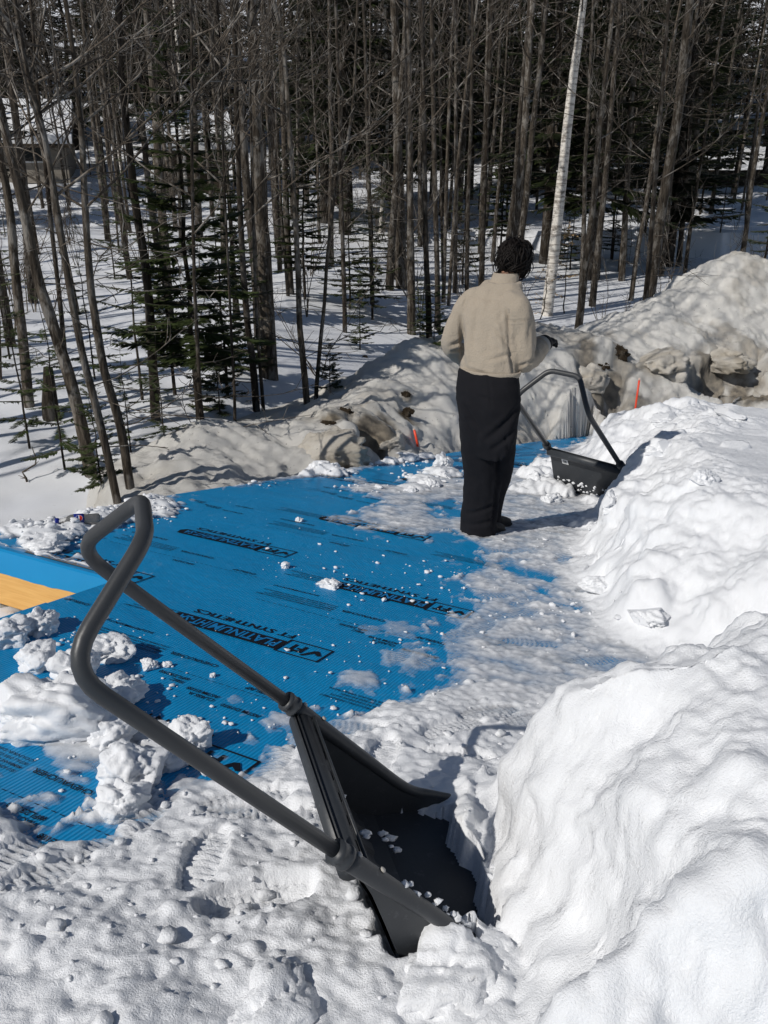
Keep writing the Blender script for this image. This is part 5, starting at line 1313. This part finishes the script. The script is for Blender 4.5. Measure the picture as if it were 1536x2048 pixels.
while n_b < 175 and tries < 3000:
    tries += 1; d = rng.uniform(13, 52) if rng.random() < .75 else rng.uniform(26, 56); px = rng.uniform(-40, 1580); x = (px - CX) / F_PX * d * 1.0
    if d < 16 and 560 < px: continue
    if not clear_of(px, d) or not far_enough(x, d, 1.1): continue
    tm, cm = BARE[rng.integers(0, 7)]; z = terrain(x, d)
    plant('bare_tree', tm, cm, (x, d, z), zone_label(px, 'bare grey trunk', d), 'tree', 'bare trees ' + zone_label(px, '', d).strip(), 'bark' if n_b % 3 else 'bark', rot=rng.uniform(0, 6.28), sc=rng.uniform(.55, 1.05)); n_b += 1
tries = 0
while n_c < 95 and tries < 3000:
    tries += 1; d = rng.uniform(24, 62); px = rng.uniform(-40, 1580)
    if rng.random() < .35: px = rng.uniform(640, 1330)
    x = (px - CX) / F_PX * d
    if (25 < px < 440 and d < 50) or (px > 1330 and d < 54 and rng.random() < .7) or not far_enough(x, d, 1.6): continue
    tm, brm, cm = CON[rng.integers(0, 4)]; z = terrain(x, d)
    plant('spruce_tree', tm, cm, (x, d, z), zone_label(px, 'dark spruce', d), 'tree', 'spruces ' + zone_label(px, '', d).strip(), 'bark_dark', 'needle', brm, rng.uniform(0, 6.28), rng.uniform(.75, 1.15)); n_c += 1
# young firs under the trees
FIR = [conifer(3.6, .030, 80, .10, .27, 20, 5, 30, .7, .14, .55), conifer(2.2, .020, 81, .05, .32, 15, 5, 28, .75, .12, .55), conifer(5.5, .045, 82, .16, .24, 28, 5, 30, .95, .2, .7), conifer(1.2, .012, 83, .03, .42, 10, 5, 22, .85, .05, .6), conifer(3.2, .020, 84, .10, .27, 20, 4, 22, .5, .12, .5)]
for _t, _b, _c in FIR:
    _c.materials.append(M['fir'])
for k, px, py, sc, lab in [
    (2, 400, 850, .74, 'tallest dark fir left of centre, below the thickest trunk'), (2, 350, 790, .45, 'fir standing left of the tallest dark fir'), (0, 455, 790, .65, 'fir with drooping boughs right of the tallest dark fir'), (4, 285, 800, .8, 'fir beside the straight dark trunk'),
    (1, 205, 985, .42, 'little fir at the roof edge by the front most trunks'), (4, 130, 940, .55, 'fir sapling left of the thick leaning trunk'), (4, 60, 900, .6, 'fir sapling at the lower left of the wood'), (4, 262, 905, .35, 'small fir right of the thick leaning trunk'),
    (4, 330, 890, .35, 'low fir sapling beyond the leaning trunks'), (4, 20, 720, .8, 'fir at the left picture edge'), (1, 720, 700, .6, 'fir bough reaching over the crest of the bank'), (0, 745, 640, .8, 'fir behind the crest, left of the straight brown trunk'), (0, 700, 620, .8, 'fir right of the forked pair'),
    (1, 840, 680, .55, 'small fir at the foot of the straight brown trunk'), (0, 790, 560, .9, 'fir behind the sturdy trunk'), (3, 868, 690, .6, 'tiny fir beside the dark trunk nearest the person'), (0, 925, 570, .9, 'yellowish green fir left of the shoulder of the person'), (2, 1000, 520, .8, 'fir behind the head of the person'),
    (0, 1140, 540, .8, 'fir right of the birch, near its foot'), (0, 1225, 520, .8, 'fir between the thick dark trunk and its neighbour'), (1, 1530, 520, .8, 'fir bough right of the top of the big pile'), (0, 1440, 470, .8, 'fir behind the big pile'), (4, 230, 560, 1.0, 'fir in front of the left house yard'), (2, 610, 600, .7, 'fir behind the slim pale trunk on the bank'),
    (2, 470, 640, .6, 'fir left of the thickest trunk, farther back'), (4, 190, 760, .6, 'fir between the leaning trunks'), (3, 660, 780, .5, 'tiny fir between the trunks of the forked pair'), (1, 505, 760, .8, 'sapling at the foot of the thickest trunk'), (3, 440, 830, .8, 'low sapling at the left end of the bank'),
    (2, 1290, 470, .9, 'fir in front of the far road, left part'), (2, 1400, 430, 1.0, 'fir in front of the far road, middle part')]:
    B = hit_ground(px, py); tm, brm, cm = FIR[k]
    plant('fir_sapling', tm, cm, B, lab, 'fir', 'young firs under the trees', 'bark_dark', 'fir', brm, (px * 7.3) % 6.28, sc)
# a stump and thin undergrowth stems
for k, (px, py, hpx, lab) in enumerate([(105, 840, 55, 'broken stump among the saplings on the left')]):
    B = hit_ground(px, py); rng2 = np.random.default_rng(5); path = np.array([[0, 0, -.2], [0, 0, .15], [.02, 0, .35], [.03, .01, .55]]); root = empty('tree_stump', B); tag(root, lab, 'stump'); obj('trunk', trunk_mesh(path, .09, rng2, 9, .5), M['bark_dark'], root)
SHRUB = []
for k in range(4):
    rng2 = np.random.default_rng(130 + k); mb = QB()
    for _ in range(4): twiggy(mb, (rng2.normal() * .05, rng2.normal() * .05, -.1), (rng2.normal() * .25, rng2.normal() * .25, 1), rng2.uniform(1.2, 3.2), .012, rng2, .15, 7, True, 4)
    SHRUB.append(mb.mesh('stems'))
for m_ in SHRUB: m_.materials.append(M['twig'])
nsh = 0
while nsh < 46:
    d = rng.uniform(8, 30); px = rng.uniform(0, 1536); x = (px - CX) / F_PX * d
    if bank_at(x, d) > float(ground_rel(x, d)) - .05 or sdist(np.array(x), np.array(d), FOOT) > -.6: continue
    root = empty('leafless_shrub', (x, d, terrain(x, d))); root.rotation_euler = (0, 0, rng.uniform(0, 6.28)); root.scale = (rng.uniform(.7, 1.2),) * 3
    tag(root, 'leafless shrub ' + zone_label(px, '', 20 if d < 20 else 40).strip().replace('mid wood', 'near the wood edge'), 'shrub', 'leafless shrubs ' + zone_label(px, '', 20 if d < 20 else 40).strip()); obj('stems', SHRUB[nsh % 4], None, root)['kind'] = 'stuff'; nsh += 1
# beech sapling that has kept its dry leaves, beside the birch
def beech(px, py, H, label, seed, nl=260):
    rng2 = np.random.default_rng(seed); B = hit_ground(px, py); path = straight(H, rng2, .05); path -= np.array([path[0, 0], path[0, 1], 0]); tm = trunk_mesh(path, .016, rng2, 6, .2)
    mb = QB(); lf = MB()
    for k in range(13):
        t = rng2.uniform(.15, .95); i = min(int(t * 11), 10); az = rng2.uniform(0, 6.28); pts = limb(mb, path[i], (math.cos(az), math.sin(az), .15), H * .33 * (1.1 - t * .6), .005, rng2, 4, .0, .12, 3)
        for _ in range(nl // 13):
            j = rng2.integers(0, 4); q = pts[j] + (pts[j + 1] - pts[j]) * rng2.random(); d = rng2.normal(size=3); d[2] -= 1.0; d /= np.linalg.norm(d); b = np.cross(d, rng2.normal(size=3)); b /= np.linalg.norm(b); l = rng2.uniform(.035, .065) * H / 2.2; c = np.cross(d, b) * l * .12
            lf.add([q, q + d * l * .5 + b * l * .28 + c, q + d * l, q + d * l * .5 - b * l * .28 + c], [(0, 1, 2), (0, 2, 3)])
    root = empty('beech_sapling', B); tag(root, label, 'sapling', 'saplings with dry leaves'); obj('trunk', tm, M['bark'], root); obj('branches', mb.mesh('branches'), M['twig'], root)['kind'] = 'stuff'
    o = obj('foliage', lf.mesh('foliage', False), M['dryleaf'], root); o['kind'] = 'stuff'
beech(1130, 628, 2.2, 'sapling with dry tan leaves at the foot of the white birch', 1, 420)
beech(1088, 640, 1.3, 'low sapling with dry tan leaves touching the white birch', 2, 160)
beech(72, 965, .30, 'sprig with a tuft of dry brown leaves at the lower left of the wood', 3, 60)
# the far wood closes the view: nobody could count it
def far_wood():
    V = []; F = []; n = 0; rng2 = np.random.default_rng(99); tv = []
    cv = [verts(c[2]) for c in CON]; cf = []
    for c in CON:
        f = np.empty(len(c[2].polygons) * 4, np.int32); c[2].polygons.foreach_get('vertices', f); cf.append(f.reshape(-1, 4))
    tr_ = MB()
    for _ in range(125):
        d = rng2.uniform(58, 95); px = rng2.uniform(-60, 1600); x = (px - CX) / F_PX * d; z = float(ground_rel(x, d)) + CZ; s = rng2.uniform(.8, 1.35); k = rng2.integers(0, 4)
        if rng2.random() < .72:
            pick = rng2.random(len(cf[k])) < .36; a = rng2.uniform(0, 6.28); c, s_ = math.cos(a), math.sin(a); f = cf[k][pick]; u, inv = np.unique(f, return_inverse=True)
            P = cv[k][u] @ np.array([[c, s_, 0], [-s_, c, 0], [0, 0, 1]]) * s * np.array([1.4, 1.4, 1]); V.append(P + np.array([x, d, z])); F.append(inv.reshape(-1, 4) + n); n += len(u)
        tr_.tube([(x, d, z - .4), (x, d, z + 7 * s), (x + rng2.normal() * .3, d, z + 14 * s)], [.14 * s, .11 * s, .03], 5, cap=False)
    m = mesh_np('far_wood', np.concatenate(V), np.concatenate(F), False); o = obj('far_wood', m, M['needle']); tag(o, 'far spruces merging into one dark mass', None, None, 'stuff')
    o = obj('far_trunks', tr_.mesh('far_trunks'), M['bark_dark']); tag(o, 'far trunks merging into one mass', None, None, 'stuff')
far_wood()
def side_wood():
    rng2 = np.random.default_rng(71); q = QB(); k = 0
    while k < 80:
        x, y = rng2.uniform(-26, -4), rng2.uniform(-4, 34)
        if x / max(y, .5) > -.50 or y - .77 * x < 9.5: continue
        z = float(ground_rel(x, max(y, .01))) + CZ; H = rng2.uniform(8, 14); a = rng2.normal(size=2) * .25; r0 = rng2.uniform(.05, .12)
        path = np.array([(x, y, z - .3), (x + a[0] * .3, y + a[1] * .3, z + H * .35), (x + a[0], y + a[1], z + H * .7), (x + a[0] * 1.5, y + a[1] * 1.5, z + H)]); q.tube(path, [r0 * 1.1, r0 * .85, r0 * .5, r0 * .12], 6)
        for j in range(12):
            t = rng2.uniform(.4, .97); i = min(int(t * 3), 2); p = path[i] + (path[i + 1] - path[i]) * (t * 3 - i); az = rng2.uniform(0, 6.28); twiggy(q, p, (math.cos(az), math.sin(az), .5), rng2.uniform(.8, 2.2), .016, rng2, .3, 4, False)
        k += 1
    o = obj('side_wood', q.mesh('side_wood'), M['bark']); tag(o, 'trees of the wood beyond the left picture edge', None, None, 'stuff')
side_wood()

# ================================================================== HOUSES AND ROAD BEHIND THE WOOD
def house(name, label, cx, cy, w, dpt, hw_, rise, yaw, wall_m, gable_m, wins):
    z = float(ground_rel(cx, cy)) + CZ; root = empty(name, (cx, cy, z)); root.rotation_euler = (0, 0, yaw); tag(root, label, 'house' if name == 'house' else 'shed')
    mb = MB(); mb.box((0, 0, hw_ / 2 - .2), (w, dpt, hw_ + .4)); wl_ = mb.build('wall', M[wall_m], root, smooth=False)
    for s in (-1, 1):
        mb = MB(); mb.add([(s * (w / 2 + .012), -dpt / 2, -.2), (s * (w / 2 + .012), dpt / 2, -.2), (s * (w / 2 + .012), dpt / 2, hw_), (s * (w / 2 + .012), 0, hw_ + rise), (s * (w / 2 + .012), -dpt / 2, hw_)], [(0, 1, 2, 3, 4)]); mb.build('gable', M[gable_m], root, smooth=False)
    for nm, off, mt, th in (('roof', 0, 'dark_wood', .14), ('roof_snow', .14, 'snow', .38)):
        mb = MB(); ov = .5 - (.06 if nm == 'roof_snow' else 0); e = w / 2 + .4 - (.05 if nm == 'roof_snow' else 0); q = dpt / 2 + ov; s = rise / (dpt / 2)
        pr = [(-q, hw_ - s * ov + off), (0, hw_ + rise + off), (q, hw_ - s * ov + off)]; pr2 = [(a, b + th) for a, b in pr]
        ring = pr + pr2[::-1]; V = [(x, a, b) for x in (-e, e) for a, b in ring]
        mb.add(V, [tuple(range(6))[::-1], tuple(range(6, 12))] + [(i, (i + 1) % 6, 6 + (i + 1) % 6, 6 + i) for i in range(6)]); mb.build(nm, M[mt], root, smooth=False)
    for x, zz, ww, hh in wins:
        mb = MB(); mb.box((x, -dpt / 2 - .03, zz), (ww + .16, .06, hh + .16)); f = mb.build('window', M['white'], root, smooth=False)
        mb = MB(); mb.box((x, -dpt / 2 - .062, zz), (ww, .012, hh)); mb.build('pane', M['pane'], f, smooth=False)
def xat(px, d): return (px - CX) / F_PX * d * 1.0
house('house', 'grey house with a deep snow roof seen through the trunks at the far left', xat(40, 43) - 1.0, 47, 6.6, 5, 1.5, 1.5, rad(14), 'siding', 'siding', [(-1.5, 1.0, .9, .8), (1.8, 1.0, .9, .8)])
house('shed', 'small shed with cream end wall and snow roof seen through the trunks', xat(392, 43), 45, 3.3, 3.0, 1.9, 1.1, rad(18), 'dark_wood', 'cream', [(.5, 1.1, .6, .6)])
# road on its low embankment, far right
mb = MB(); xs_ = np.linspace(6, 60, 60); V = []
for x in xs_:
    y = 47 - .10 * (x - 8); g = float(ground_rel(x, y))
    for dy, dz in ((-1.2, -.15), (-.5, .42), (-.2, .50), (4.0, .55)): V.append((x, y + dy, CZ + g + dz + .05 * float(perlin(x * .7, dy, 3))))
mb.add(V, [(i * 4 + j, (i + 1) * 4 + j, (i + 1) * 4 + j + 1, i * 4 + j + 1) for i in range(59) for j in range(3)])
tag(obj('road', mb.mesh('road'), M['dirt']), 'bare brown road edge beyond the wood', None, None, 'structure')
